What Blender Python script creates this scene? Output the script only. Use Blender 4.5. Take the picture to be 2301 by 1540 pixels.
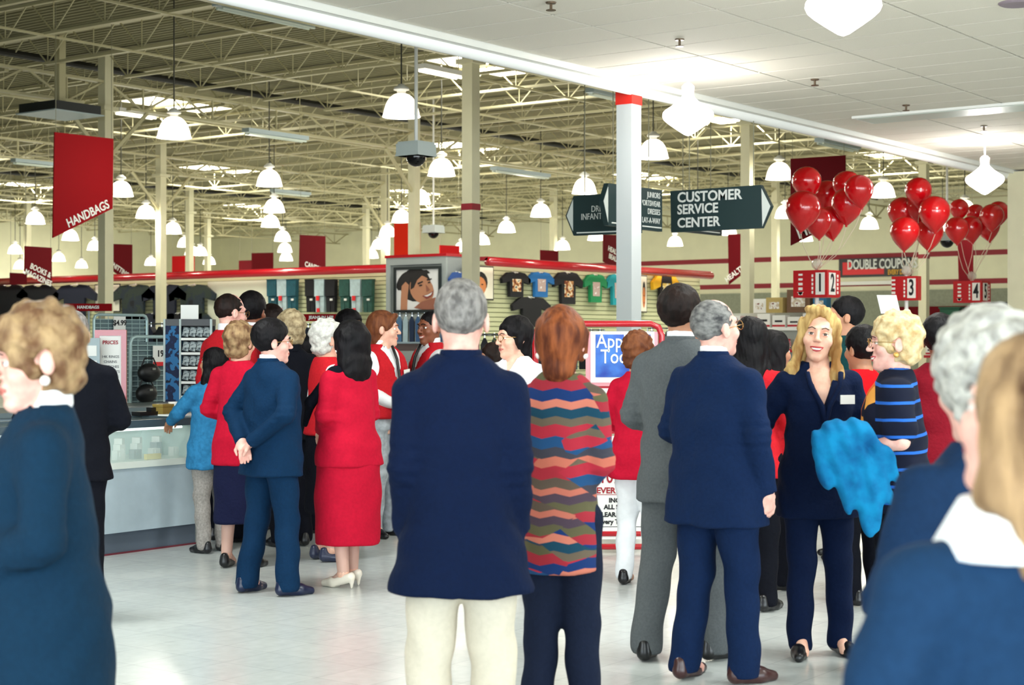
import bpy, math, random
import numpy as np
from mathutils import Vector, Matrix, Euler
for o in list(bpy.data.objects): bpy.data.objects.remove(o)
SC = bpy.context.scene
COL = SC.collection
random.seed(7)
PI = math.pi
# ---------------------------------------------------------------- camera
CX, CY, F, HZ, EYE = 1150.5, 770.0, 3670.0, 765.0, 1.55
FU, FV = .8033, .5955          # camera forward in store axes (x = along the aisle front, y = into the store)
RU, RV = .5955, -.8033         # camera right
cam = bpy.data.cameras.new('camera'); camo = bpy.data.objects.new('camera', cam); COL.objects.link(camo)
camo.location = (0, 0, EYE); camo.rotation_euler = (PI/2, 0, math.atan2(FV, FU) - PI/2)
cam.sensor_width = 36; cam.lens = F/2301*36; cam.shift_y = -(CY-HZ)/2301
cam.clip_start = .05; cam.clip_end = 300
cam.dof.use_dof = True; cam.dof.focus_distance = 11.0; cam.dof.aperture_fstop = 4.6
SC.camera = camo
# ---------------------------------------------------------------- world, big lights, exposure
W = bpy.data.worlds.new('world'); SC.world = W; W.use_nodes = True
W.node_tree.nodes['Background'].inputs[0].default_value = (.80, .90, 1, 1)
W.node_tree.nodes['Background'].inputs[1].default_value = 1.0
SC.view_settings.view_transform = 'Standard'; SC.view_settings.look = 'None'
SC.view_settings.exposure = 0.0; SC.view_settings.gamma = 1.0; SC.view_settings.use_curve_mapping = False

def area(name, loc, sx, sy, power, col, direction):
    l = bpy.data.lights.new(name, 'AREA'); l.shape = 'RECTANGLE'; l.size = sx; l.size_y = sy
    l.energy = power; l.color = col
    o = bpy.data.objects.new(name, l); COL.objects.link(o); o.location = loc
    o.rotation_euler = Vector(direction).to_track_quat('-Z', 'Y').to_euler()
    return o
# daylight through the shopfront glazing behind the photographer
area('shopfront_daylight', (-5.6, -2, 2.1), 20, 3.4, 1750, (.80, .92, 1), (1, .25, -.05))
area('shopfront_daylight', (2, -13.4, 2.1), 18, 3.4, 1600, (.80, .92, 1), (.2, 1, -.05))
# daylight falling through the roof skylights
SKY = [(25.6,19.6),(35.3,19.6),(44.9,19.6),(25.6,28.6),(35.8,28.4),(46,28.6),(36.1,38.3),(46,38.7),(25.6,38.3),(35.8,47.6),(46.6,47.8)]
for (u_, v_) in SKY:
    area('skylight_daylight', (u_, v_, 6.9), 2.2, 1.1, 260, (1, .97, .88), (0, 0, -1))

# ---------------------------------------------------------------- helpers
def XY(px, Z):
    X = (px-CX)/F*Z
    return (RU*X+FU*Z, RV*X+FV*Z)
def at(px, py, Z):
    u, v = XY(px, Z); return Vector((u, v, EYE+(HZ-py)/F*Z))
def onu(px, py, u):                     # point seen at a pixel on the plane x = u
    t = (px-CX)/F; Z = u/(FU+RU*t); return at(px, py, Z)
def onv(px, py, v):
    t = (px-CX)/F; Z = v/(FV+RV*t); return at(px, py, Z)
def onz(px, py, z):
    Z = (z-EYE)*F/(HZ-py); return at(px, py, Z)

def lin(h):
    if isinstance(h, str):
        h = h.lstrip('#'); c = [int(h[i:i+2], 16)/255 for i in (0, 2, 4)]
    else: c = h
    return tuple((x/12.92 if x <= .04045 else ((x+.055)/1.055)**2.4) for x in c)+(1,)
MATS = {}
def mat(key, col=None, rough=.6, metal=0, emit=0, noise=0, nscale=40, bump=0, spec=.5, emcol=None, stretch=None, col2=None, alpha=1, trans=0, coat=0):
    if key in MATS: return MATS[key]
    m = bpy.data.materials.new(key); m.use_nodes = True; MATS[key] = m
    nt = m.node_tree; b = nt.nodes['Principled BSDF']; c = lin(col)
    b.inputs['Base Color'].default_value = c; b.inputs['Roughness'].default_value = rough
    b.inputs['Metallic'].default_value = metal; b.inputs['Specular IOR Level'].default_value = spec
    b.inputs['Coat Weight'].default_value = coat
    if emit:
        b.inputs['Emission Color'].default_value = lin(emcol or col); b.inputs['Emission Strength'].default_value = emit
    if trans:
        b.inputs['Transmission Weight'].default_value = trans; b.inputs['IOR'].default_value = 1.45
    if alpha < 1: b.inputs['Alpha'].default_value = alpha
    if noise or bump:
        tc = nt.nodes.new('ShaderNodeTexCoord'); mp = nt.nodes.new('ShaderNodeMapping')
        nz = nt.nodes.new('ShaderNodeTexNoise'); nz.inputs['Scale'].default_value = nscale; nz.inputs['Detail'].default_value = 4
        nt.links.new(tc.outputs['Object'], mp.inputs[0]); nt.links.new(mp.outputs[0], nz.inputs['Vector'])
        if stretch: mp.inputs['Scale'].default_value = stretch
        if noise:
            mx = nt.nodes.new('ShaderNodeMix'); mx.data_type = 'RGBA'
            c2 = lin(col2) if col2 else tuple(x*(1-noise) for x in c[:3])+(1,)
            mx.inputs[6].default_value = c; mx.inputs[7].default_value = c2
            rm = nt.nodes.new('ShaderNodeMapRange'); rm.inputs[1].default_value = .35; rm.inputs[2].default_value = .65
            nt.links.new(nz.outputs[0], rm.inputs[0]); nt.links.new(rm.outputs[0], mx.inputs[0])
            nt.links.new(mx.outputs[2], b.inputs['Base Color'])
        if bump:
            bp = nt.nodes.new('ShaderNodeBump'); bp.inputs['Strength'].default_value = bump; bp.inputs['Distance'].default_value = .01
            nt.links.new(nz.outputs[0], bp.inputs['Height']); nt.links.new(bp.outputs[0], b.inputs['Normal'])
    return m
def tag(o, label=None, cat=None, group=None, kind=None):
    if label: o['label'] = label
    if cat: o['category'] = cat
    if group: o['group'] = group
    if kind: o['kind'] = kind
    return o
def empty(name, loc=(0,0,0), rz=0, label=None, cat=None, group=None, kind=None, parent=None):
    o = bpy.data.objects.new(name, None); COL.objects.link(o); o.location = loc; o.rotation_euler = (0, 0, rz)
    o.empty_display_size = .1
    if parent: o.parent = parent
    return tag(o, label, cat, group, kind)
def link(name, me, parent=None, loc=None, rot=None, scale=None):
    o = bpy.data.objects.new(name, me); COL.objects.link(o)
    if parent: o.parent = parent
    if loc is not None: o.location = loc
    if rot is not None: o.rotation_euler = rot
    if scale is not None: o.scale = scale
    return o
class MB:
    def __init__(s): s.v = []; s.f = []; s.m = []; s.mi = 0
    def add(s, vs, fs):
        n = len(s.v); s.v += [tuple(p) for p in vs]; s.f += [tuple(i+n for i in f) for f in fs]; s.m += [s.mi]*len(fs); return s
    def box(s, c, d, rz=0):
        x, y, z = d[0]/2, d[1]/2, d[2]/2; cs, sn = math.cos(rz), math.sin(rz)
        vs = [(c[0]+a*x*cs-b*y*sn, c[1]+a*x*sn+b*y*cs, c[2]+e*z) for a, b, e in
              ((-1,-1,-1),(1,-1,-1),(1,1,-1),(-1,1,-1),(-1,-1,1),(1,-1,1),(1,1,1),(-1,1,1))]
        return s.add(vs, [(0,3,2,1),(4,5,6,7),(0,1,5,4),(1,2,6,5),(2,3,7,6),(3,0,4,7)])
    def bb(s, x0, x1, y0, y1, z0, z1):
        return s.box(((x0+x1)/2,(y0+y1)/2,(z0+z1)/2), (abs(x1-x0),abs(y1-y0),abs(z1-z0)))
    def tube(s, a, b, r, n=6, r2=None, caps=True):
        a, b = Vector(a), Vector(b); d = (b-a).normalized()
        t = d.orthogonal().normalized(); w = d.cross(t); r2 = r if r2 is None else r2
        vs = [a+(t*math.cos(2*PI*i/n)+w*math.sin(2*PI*i/n))*r for i in range(n)]
        vs += [b+(t*math.cos(2*PI*i/n)+w*math.sin(2*PI*i/n))*r2 for i in range(n)]
        fs = [(i, (i+1)%n, n+(i+1)%n, n+i) for i in range(n)]
        if caps: fs += [tuple(range(n))[::-1], tuple(range(n, 2*n))]
        return s.add(vs, fs)
    def path(s, pts, r, n=6):
        pts = [Vector(p) for p in pts]; vs = []; t = None
        for i, p in enumerate(pts):
            d = (pts[min(i+1, len(pts)-1)]-pts[max(i-1, 0)]).normalized()
            t = d.orthogonal().normalized() if t is None else (t-d*t.dot(d)).normalized()
            w = d.cross(t)
            vs += [p+(t*math.cos(2*PI*k/n)+w*math.sin(2*PI*k/n))*r for k in range(n)]
        fs = [(i*n+k, i*n+(k+1)%n, (i+1)*n+(k+1)%n, (i+1)*n+k) for i in range(len(pts)-1) for k in range(n)]
        fs += [tuple(range(n))[::-1], tuple(range((len(pts)-1)*n, len(pts)*n))]
        return s.add(vs, fs)
    def lathe(s, prof, n=20, c=(0,0,0)):
        vs = [(c[0]+r*math.cos(2*PI*i/n), c[1]+r*math.sin(2*PI*i/n), c[2]+z) for r, z in prof for i in range(n)]
        fs = [(j*n+i, j*n+(i+1)%n, (j+1)*n+(i+1)%n, (j+1)*n+i) for j in range(len(prof)-1) for i in range(n)]
        return s.add(vs, fs)
    def prism(s, pts, y0, y1):          # outline in x,z extruded along y
        n = len(pts); vs = [(p[0], y0, p[1]) for p in pts]+[(p[0], y1, p[1]) for p in pts]
        fs = [(i, (i+1)%n, n+(i+1)%n, n+i) for i in range(n)]+[tuple(range(n))[::-1], tuple(range(n, 2*n))]
        return s.add(vs, fs)
    def ball(s, c, r, nu=12, nv=8, sc=(1,1,1)):
        vs = [(c[0]+r*sc[0]*math.sin(PI*j/nv)*math.cos(2*PI*i/nu), c[1]+r*sc[1]*math.sin(PI*j/nv)*math.sin(2*PI*i/nu), c[2]+r*sc[2]*math.cos(PI*j/nv)) for j in range(nv+1) for i in range(nu)]
        fs = [(j*nu+i, (j+1)*nu+i, (j+1)*nu+(i+1)%nu, j*nu+(i+1)%nu) for j in range(nv) for i in range(nu)]
        return s.add(vs, fs)
    def mesh(s, name, mats, smooth=False):
        me = bpy.data.meshes.new(name); me.from_pydata(s.v, [], s.f)
        if not isinstance(mats, (list, tuple)): mats = [mats]
        for m in mats: me.materials.append(m)
        if len(mats) > 1: me.polygons.foreach_set('material_index', s.m)
        if smooth: me.polygons.foreach_set('use_smooth', [True]*len(s.f))
        me.validate(); me.update(); return me
    def obj(s, name, mats, parent=None, loc=None, rot=None, smooth=False):
        return link(name, s.mesh(name, mats, smooth), parent, loc, rot)
def text(body, size, m, name='lettering', parent=None, loc=(0,0,0), rot=(PI/2,0,0), align='CENTER', bold=.0, ext=.002, sx=1, spacing=1, leading=1):
    c = bpy.data.curves.new(name, 'FONT'); c.body = body; c.size = size; c.align_x = align; c.align_y = 'CENTER'
    c.extrude = ext; c.offset = bold; c.space_character = spacing; c.space_line = leading; c.resolution_u = 3
    o = bpy.data.objects.new(name, c); COL.objects.link(o)
    dg = bpy.context.evaluated_depsgraph_get(); me = bpy.data.meshes.new_from_object(o.evaluated_get(dg))
    bpy.data.objects.remove(o); me.materials.clear(); me.materials.append(m)
    return link(name, me, parent, loc, rot, (sx, 1, 1))
def copy_tree(o, parent=None):
    c = o.copy(); COL.objects.link(c)
    if parent: c.parent = parent
    for ch in list(o.children): copy_tree(ch, c)
    return c
def struct(o): o['kind'] = 'structure'; return o

# ---------------------------------------------------------------- materials
cream = mat('cream_paint', '#d8d4b4', .7, noise=.06, nscale=3)
steelm = mat('painted_steel', '#bcb690', .55)
deckm = mat('deck_paint', '#8c8868', .8)
redm = mat('red_gloss', '#c01420', .28)
dredm = mat('banner_red', '#8a0610', .8, spec=.15)
whitem = mat('white_paint', '#eeeee8', .5)
blackm = mat('black_plastic', '#0b0c10', .4)
chrome = mat('chrome', '#c8ccd0', .22, metal=1)
grayl = mat('cool_gray', '#a4b4b8', .5)
signg = mat('sign_green', '#22383a', .5)
letter = mat('letter_white', '#e8ece6', .6)
redlet = mat('letter_red', '#a01828', .6)
blklet = mat('letter_black', '#15151a', .6)
glass = mat('thin_glass', '#dff2ee', .05, alpha=.22)

# ---------------------------------------------------------------- floor, walls, roof
VE, UW, VW, HC, HR = 9.35, 55.7, 59.0, 4.27, 7.0
def floor_material():
    m = bpy.data.materials.new('waxed_vinyl_tile'); m.use_nodes = True; nt = m.node_tree; b = nt.nodes['Principled BSDF']
    tc = nt.nodes.new('ShaderNodeTexCoord')
    br = nt.nodes.new('ShaderNodeTexBrick'); br.offset = 0; br.inputs['Scale'].default_value = 1
    br.inputs['Brick Width'].default_value = .305; br.inputs['Row Height'].default_value = .305; br.inputs['Mortar Size'].default_value = .0012
    br.inputs['Color1'].default_value = lin('#d6dbd8'); br.inputs['Color2'].default_value = lin('#cfd5d3'); br.inputs['Mortar'].default_value = lin('#a3aaa8')
    nz = nt.nodes.new('ShaderNodeTexNoise'); nz.inputs['Scale'].default_value = 14; nz.inputs['Detail'].default_value = 6
    mx = nt.nodes.new('ShaderNodeMix'); mx.data_type = 'RGBA'; mx.blend_type = 'MULTIPLY'; mx.inputs[0].default_value = .25
    nt.links.new(tc.outputs['Object'], br.inputs['Vector']); nt.links.new(tc.outputs['Object'], nz.inputs['Vector'])
    nt.links.new(br.outputs[0], mx.inputs[6]); nt.links.new(nz.outputs[0], mx.inputs[7]); nt.links.new(mx.outputs[2], b.inputs['Base Color'])
    n2 = nt.nodes.new('ShaderNodeTexNoise'); n2.inputs['Scale'].default_value = 1.3
    rr = nt.nodes.new('ShaderNodeMapRange'); rr.inputs[3].default_value = .16; rr.inputs[4].default_value = .30
    nt.links.new(tc.outputs['Object'], n2.inputs['Vector']); nt.links.new(n2.outputs[0], rr.inputs[0]); nt.links.new(rr.outputs[0], b.inputs['Roughness'])
    return m
struct(MB().bb(-6, UW, -14, VW, -.15, 0).obj('floor', floor_material()))
wallm = mat('wall_cream', '#ecebca', .75, noise=.05, nscale=2)
struct(MB().bb(UW, UW+.2, -14, VW+.2, 0, 7.3).obj('wall_back', wallm))
struct(MB().bb(-6, UW, VW, VW+.2, 0, 7.3).obj('wall_left', wallm))
# side and front of the building, mostly glazed, out of view behind the camera
m_ = MB(); m_.bb(-6.2, UW, -14.2, -14, 0, .5); m_.bb(-6.2, UW, -14.2, -14, 3.9, 7.3)
m_.bb(14, UW, -14.2, -14, .5, 3.9)
for x in (-6, -1, 4, 9): m_.bb(x-.1, x+.1, -14.2, -14, .5, 3.9)
struct(m_.obj('wall_right', wallm))
m_ = MB(); m_.bb(-6.2, -6, -14, VW, 0, .3); m_.bb(-6.2, -6, -14, VW, 3.9, 7.3); m_.bb(-6.2, -6, 9, VW, .3, 3.9)
for y in (-14, -9, -4, 1, 6): m_.bb(-6.2, -6, y-.1, y+.1, .3, 3.9)
struct(m_.obj('wall_front', wallm))
# two dark red painted stripes on the back wall
stripe = mat('stripe_red', '#8e1626', .6)
for z in (4.62, 3.62):
    struct(MB().bb(UW-.03, UW-.002, -14, 39.2, z-.09, z+.09).obj('trim_1' if z > 4 else 'trim_2', stripe))
# corrugated roof deck
mb = MB(); x = -6.0; prof = []
while x < UW:
    prof += [(x, 7.0), (x+.06, 7.0), (x+.075, 7.05), (x+.135, 7.05)]; x += .15
vs = [(p[0], VE-.2, p[1]) for p in prof]+[(p[0], VW, p[1]) for p in prof]; n = len(prof)
mb.add(vs, [(i, i+1, n+i+1, n+i) for i in range(n-1)])
mb.bb(-6, UW, VE-.2, VW, 7.06, 7.2)
rd = mb.obj('roof_deck', deckm); struct(rd)

# ---------------------------------------------------------------- suspended ceiling over the front
tile_a = mat('ceiling_tile', '#ebe6d8', .85, noise=.05, nscale=120, bump=.25)
ceil = MB().bb(-6, UW, -14, VE-.26, HC+.03, HC+.10).obj('ceiling', mat('ceiling_void', '#5c584c', .9)); struct(ceil)
trim = MB()
trim.bb(-6, UW, VE-.27, VE, HC-.06, HR)
tr = trim.obj('trim_3', mat('soffit_white', '#e4e4dc', .5)); struct(tr)
bead = MB().tube((-6, VE-.12, HC-.07), (UW, VE-.12, HC-.07), .07, 10).obj('trim_4', mat('soffit_bead', '#f2f2ee', .35), smooth=True); struct(bead)
tm = MB().bb(-.292, .292, -.597, .597, 0, .02).mesh('ceiling_tile', tile_a)
tiles = []
v = VE-.27-.61; rows = []
while v > -13: rows.append(v); v -= 1.22
lampgap = []
TROF = (25.4, 3.6)
for r, v in enumerate(rows):
    k = 0; u = -5.6
    while u < UW-.4:
        Zc = FU*u+FV*v; Xc = RU*u+RV*v
        vis = Zc > 6 and abs(Xc/Zc) < .36 and (HC-EYE)/Zc < .24
        tiles.append((Zc if vis else 999, u, v)); u += .61
tiles.sort(key=lambda t: t[0])
rest = MB()
for i, (d, u, v) in enumerate(tiles):
    if d < 900 and i < 300:
        link('ceiling_tile', tm, ceil, (u, v, HC))
    else: rest.bb(u-.292, u+.292, v-.597, v+.597, HC, HC+.02)
ro = rest.obj('ceiling_tile_field', tile_a, ceil); ro['kind'] = 'stuff'

# ---------------------------------------------------------------- columns, girders, joists
US = [2.1, 11.1, 20.1, 29.1, 38.1, 47.1]; VS = [15.7, 24.4, 33.1, 41.9, 50.7]
colmesh = MB()
colmesh.bb(-.1, .1, -.1, .1, 0, 6.9); 
cm_shaft = colmesh.mesh('shaft', cream)
cm_cap = MB().bb(-.17, .17, -.17, .17, 5.86, 5.93).mesh('cap_plate', cream)
cm_base = MB().bb(-.16, .16, -.16, .16, 0, .03).mesh('base_plate', cream)
for iu, u in enumerate(US):
    for iv, v in enumerate(VS):
        Zc = FU*u+FV*v; Xc = RU*u+RV*v; px = CX+F*Xc/Zc
        if Zc < 3 or px < -60 or px > 2360: continue
        lab = 'slim square cream steel column standing among the far fixtures'
        g = 'far roof columns'
        if (iu, iv) == (2, 0): lab, g = 'tall cream steel column with a thin red band beside the black dome camera', None
        if (iu, iv) == (2, 1): lab, g = 'cream steel column at left beside the HANDBAGS banner', None
        if (iu, iv) == (3, 0): lab, g = 'cream steel column behind the CUSTOMER SERVICE CENTER sign', None
        if (iu, iv) == (4, 0): lab, g = 'cream steel column behind the middle balloon bunch', None
        if (iu, iv) == (2, 2) or (iu, iv) == (3, 2): lab, g = 'cream steel column right of the HANDBAGS banner, farther back', None
        e = empty('steel_column', (u, v, 0), 0, lab, 'column', g)
        link('shaft', cm_shaft, e); link('cap_plate', cm_cap, e); link('base_plate', cm_base, e)
        if (iu, iv) in ((2, 1), (3, 1), (3, 2), (4, 1), (4, 2), (2, 2)):
            for s_ in (-1, 1): MB().tube((.08*s_, 0, 5.0), (1.0*s_, 0, 5.92), .045, 4).obj('knee_brace', steelm, e)
        if (iu, iv) in ((2, 0), (4, 0)):
            b = MB().bb(-.108, .108, -.108, .108, 3.58 if iu == 2 else 3.55, 3.68 if iu == 2 else 3.65).obj('red_band', stripe, e)
# inner white column with a red collar, under the ceiling edge
cu, cv = XY(1413, 17.3)
e = empty('white_column', (cu, cv, 0), 0, 'white square column with a bright red collar at the ceiling edge', 'column')
MB().bb(-.095, .095, -.095, .095, 0, HC-.09).obj('shaft', mat('column_white', '#c6cccc', .45), e)
MB().bb(-.102, .102, -.102, .102, HC-.23, HC-.075).obj('red_collar', mat('collar_red', '#dc2f26', .4), e)
wb = onv(2289, 500, 9.0)
e = MB().bb(-.3, .3, -.28, .28, 0, HC-.03).obj('boxed_column', cream, None, (wb.x+.3, 8.9, 0))
tag(e, 'wide boxed-in cream column at the right edge of the picture', 'column')

def ang(mb, a, b, w=.05):
    mb.tube(a, b, w/2*1.2, 4)
def joist_parts(L, z0, z1, panel, w, r):
    """chords and bent web of an open-web joist running along +y from 0 to L"""
    top = MB().bb(-w, w, 0, L, z1-.045, z1).mesh('top_chord', steelm)
    bot = MB().bb(-w, w, .55, L-.55, z0, z0+.045).mesh('bottom_chord', steelm)
    wb = MB(); n = int(round(L/panel)); p = L/n
    for i in range(n):
        y = i*p
        wb.tube((0, y+.06, z1-.02), (0, y+p/2, z0+.02), r, 4, caps=False)
        wb.tube((0, y+p/2, z0+.02), (0, y+p-.06, z1-.02), r, 4, caps=False)
        wb.tube((0, y+p/2, z0+.02), (0, y+p/2, z1-.02), r*.8, 4, caps=False)
    return top, bot, wb.mesh('web', steelm)
bays = list(zip([VE+.05]+VS, VS+[VW]))
jcache = {}
JU = [2.1+1.8*k for k in range(30)]
for (v0, v1) in bays:
    L = round(v1-v0, 2)
    if L not in jcache: jcache[L] = joist_parts(L, 6.42, 6.97, 1.22, .045, .014)
    t, b, w = jcache[L]
    for u in JU:
        Zc = FU*u+FV*v1; Xc = RU*u+RV*v0; px0 = CX+F*(RU*u+RV*v0)/max(.5, FU*u+FV*v0); px1 = CX+F*(RU*u+RV*v1)/max(.5, FU*u+FV*v1)
        if px0 < -100 or px1 > 2400 or Zc < 13 or u > UW: continue
        e = empty('roof_joist', (u, v0, 0), 0, 'cream open-web steel joist under the metal roof deck', 'joist', 'roof joists')
        link('top_chord', t, e); link('bottom_chord', b, e); link('web', w, e)
gt = {}
GU = [2.1]+US[1:]+[UW]
for v in VS:
    for u0, u1 in zip(GU[:-1], GU[1:]):
        px0 = CX+F*(RU*u0+RV*v)/(FU*u0+FV*v); px1 = CX+F*(RU*u1+RV*v)/(FU*u1+FV*v)
        if px1 < -50 or px0 > 2400: continue
        L = round(u1-u0, 2)
        if L not in gt: gt[L] = joist_parts(L, 5.93, 6.42, 1.8, .07, .026)
        t, b, w = gt[L]
        e = empty('roof_girder', (u1, v, 0), PI/2, 'deep cream lattice girder carried on the steel columns', 'girder', 'roof girders')
        link('top_chord', t, e); link('bottom_chord', b, e); link('web', w, e)
for v in (12.4, 18.6, 21.5, 27.3, 30.2, 36, 39, 45, 48, 54):
    o = MB().bb(2, UW-.1, v-.022, v+.022, 6.40, 6.435).obj('bridging_bar', steelm)
    tag(o, 'long thin bridging angle tying the roof joists together', 'bar', 'joist bridging bars')
for v, z, r in ((24.75, 6.72, .07), (42.2, 6.7, .07)):
    o = MB().tube((4, v, z), (UW, v, z), r, 10).obj('sprinkler_main', mat('pipe_black', '#14150f', .5))
    tag(o, 'dark pipe running under the roof deck, ' + ('nearer of the two' if v < 30 else 'farther of the two'), 'pipe')
for v in (17.6, 28.4, 36.5):
    o = MB().tube((6, v, 6.6), (UW, v, 6.6), .028, 6).obj('sprinkler_pipe', steelm)
    tag(o, 'thin cream sprinkler pipe running through the roof joists', 'pipe', 'thin roof pipes')

# skylights: well, frame, glowing domes
skym = mat('skylight_diffuser', '#fffdf2', .5, emit=5, emcol='#fff6dc')
for i, (u, v) in enumerate(SKY):
    e = empty('skylight', (u, v, 6.97), 0, 'bright rooflight panel glowing between the roof joists', 'skylight', 'roof skylights')
    MB().bb(-1.25, 1.25, -.62, -.58, 0, .03).bb(-1.25, 1.25, .58, .62, 0, .03).bb(-1.25, -1.21, -.62, .62, 0, .03).bb(1.21, 1.25, -.62, .62, 0, .03).obj('frame', steelm, e)
    MB().bb(-1.2, -.02, -.57, .57, .0, .02).bb(.02, 1.2, -.57, .57, .0, .02).obj('diffuser', skym, e)

# ---------------------------------------------------------------- dome lamps
glowm = mat('lamp_glass', '#fffdf6', .35, emit=3.2, emcol='#fff3dc')
def lamp_meshes():
    pr = [(.035, .40), (.06, .395), (.075, .37), (.085, .34)]
    dome = [(.075, .33), (.115, .315), (.16, .28), (.20, .225), (.23, .16), (.25, .09), (.262, .03), (.275, 0), (.262, 0), (.245, .05), (.18, .22), (.07, .30), (0, .305)]
    d = MB().lathe(dome, 24).mesh('glass_dome', glowm, True)
    neck = MB().lathe([(.0, .47), (.045, .47), (.055, .45), (.10, .425), (.112, .40), (.112, .385), (.07, .38), (.06, .335), (.08, .325), (0, .325)], 16).mesh('lamp_cap', whitem, True)
    return d, neck
ld, ln = lamp_meshes()
cordm = mat('cord_gray', '#3a3a30', .6)
LAMPS = [
 (391,310,'large white dome lamp hanging nearest, right of the HANDBAGS banner top'),
 (272,441,'dome lamp overlapping the right edge of the HANDBAGS banner'),
 (605,418,'dome lamp hanging above the vertical string of four lamps left of centre'),
 (902,263,'largest dome lamp, just left of the camera dome pole'),
 (992,395,'dome lamp hanging right beside the near camera dome box'),
 (942,458,'dome lamp hanging directly below the near camera dome'),
 (1313,435,'dome lamp hanging above the left arrow sign'),
 (1215,487,'dome lamp hanging second to the left of the arrow signs'),
 (1468,356,'dome lamp hanging immediately right of the white column'),
 (1751,403,'dome lamp hanging at the left edge of the dark red upper banner'),
 (1985,443,'dome lamp hanging right of the big balloon bunch'),
 (1953,514,'dome lamp hanging between the two largest balloon bunches'),
 (2168,480,'dome lamp half hidden behind the smaller right balloon bunch'),
 (1764,490,'dome lamp half hidden left of the big balloon bunch'),
 (1808,542,'dome lamp peeping out below the big balloon bunch'),
 (79,503,'dome lamp hanging left of the HANDBAGS banner'),
 (328,490,'dome lamp hanging between the two left columns'),
 (388,525,'dome lamp partly hidden by the second column from left'),
 (158,540,'dome lamp peeping out below the HANDBAGS banner point'),
 (1138,522,'dome lamp hanging right of the red-banded column'),
 (1083,549,'dome lamp low beside the red-banded column'),
 (1264,561,'dome lamp hanging above the small square red banner'),
 (1517,553,'dome lamp hanging under the CUSTOMER SERVICE CENTER sign'),
 (1636,528,'dome lamp hidden behind the right half of the CUSTOMER sign'),
 (1568,470,'dome lamp whose cap shows above the CUSTOMER sign'),
 (1339,540,'dome lamp just visible under the left arrow sign'),
 (1037,565,'dome lamp half hidden behind the red-banded column'),
 (2118,527,'dome lamp behind the middle balloon bunch'),
 (902,500,'dome lamp hanging above the orange-red banner'),
]
for x, y in ((616,477),(608,510),(635,542),(640,567),(643,586)): LAMPS.append((x, y, None))
for x, y in ((871,531),(851,559),(835,580)): LAMPS.append((x, y, None))
for x, y in ((213,562),(416,555),(34,570),(132,587),(183,602),(45,604),(339,596),(470,594),(450,574),(431,573)): LAMPS.append((x, y, None))
for x, y, lab in LAMPS:
    p = onz(x, y, 4.75); g = None
    if p.y > 57.5 or p.x > 54.5:
        p = at(x, y, 57/max(.01, FV+RV*(x-CX)/F)) if p.y > 57.5 else onu(x, y, 54.5)
    if lab is None:
        if x > 800: lab, g = 'small far dome lamp in the diagonal trio left of the orange-red banner', 'diagonal trio of far lamps'
        elif x > 560: lab, g = 'dome lamp in the close vertical string of lamps left of centre', 'vertical string of lamps'
        else: lab, g = 'small far dome lamp in the scattered cluster at the far left', 'far left lamp cluster'
    e = empty('dome_lamp', p, 0, lab, 'lamp', g)
    link('glass_dome', ld, e); link('lamp_cap', ln, e)
    MB().tube((0, 0, .46), (0, 0, 7.02-p.z), .012, 5).obj('cord', cordm, e)
    l = bpy.data.lights.new('lamp_bulb', 'POINT'); l.energy = 75; l.color = (1, .96, .84); l.shadow_soft_size = .2
    o = bpy.data.objects.new('lamp_bulb', l); COL.objects.link(o); o.location = (p.x, p.y, p.z-.22)

# ---------------------------------------------------------------- schoolhouse pendants under the front ceiling
opal = mat('opal_glass', '#fffaf6', .3, emit=2.2, emcol='#fff2ee')
for x, y, r, lab in ((1895, 82, .26, 'opal pendant globe nearest the camera at the top edge'), (1546, 306, .26, 'opal pendant globe right of the white column'), (2213, 438, .26, 'opal pendant globe farthest right above the small balloons')):
    Zl = 2*r*F/{1895:172, 1546:116, 2213:86}[x]
    p = at(x, y, Zl)
    prof = [(0, 0), (.04, .015), (.12, .068), (.20, .125), (.245, .165), (.26, .20), (.255, .235), (.23, .262), (.17, .30), (.11, .345), (.07, .385), (.058, .41), (.058, .44), (0, .44)]
    e = empty('opal_pendant', p, 0, lab, 'lamp')
    MB().lathe(prof, 28).obj('opal_globe', opal, e, smooth=True)
    MB().lathe([(0, .43), (.065, .43), (.065, .50), (.03, .53), (0, .53)], 14).obj('holder', mat('pale_pink', '#f0e0dc', .4), e, smooth=True)
    ztop = HC-p.z
    MB().tube((0, 0, .5), (0, 0, ztop), .01, 6).obj('stem', whitem, e)
    MB().lathe([(0, ztop-.03), (.07, ztop-.03), (.075, ztop-.001), (0, ztop-.001)], 16).obj('canopy', whitem, e)
    for dz, en in ((.56, 62), (-.24, 45)):
        l = bpy.data.lights.new('pendant_or_fill_light', 'POINT'); l.energy = en; l.color = (1, .96, .93); l.shadow_soft_size = .2
        o = bpy.data.objects.new('pendant_or_fill_light', l); COL.objects.link(o); o.location = (p.x, p.y, p.z+dz)
# bare fill points without fixtures, added out of view to brighten the front floor
for (u, v) in ((1, 6.5), (-3, 4.8), (4, -4.5), (11, -3), (18, -2.5), (-3, -2.5), (24, 1.5), (11, -9), (3, -9)):
    l = bpy.data.lights.new('pendant_or_fill_light', 'POINT'); l.energy = 110; l.color = (1, .97, .94); l.shadow_soft_size = .25
    o = bpy.data.objects.new('pendant_or_fill_light', l); COL.objects.link(o); o.location = (u, v, 3.2)
for (u, v) in ((8, 2.5), (5.5, 7.5), (10, -1), (12.5, -3)):  # downward area lights added overhead, out of view, to lift the floor
    area('floor_fill_light', (u, v, 4.2), 1.2, .6, 135, (.95, 1, .98), (0, 0, -1))
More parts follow.
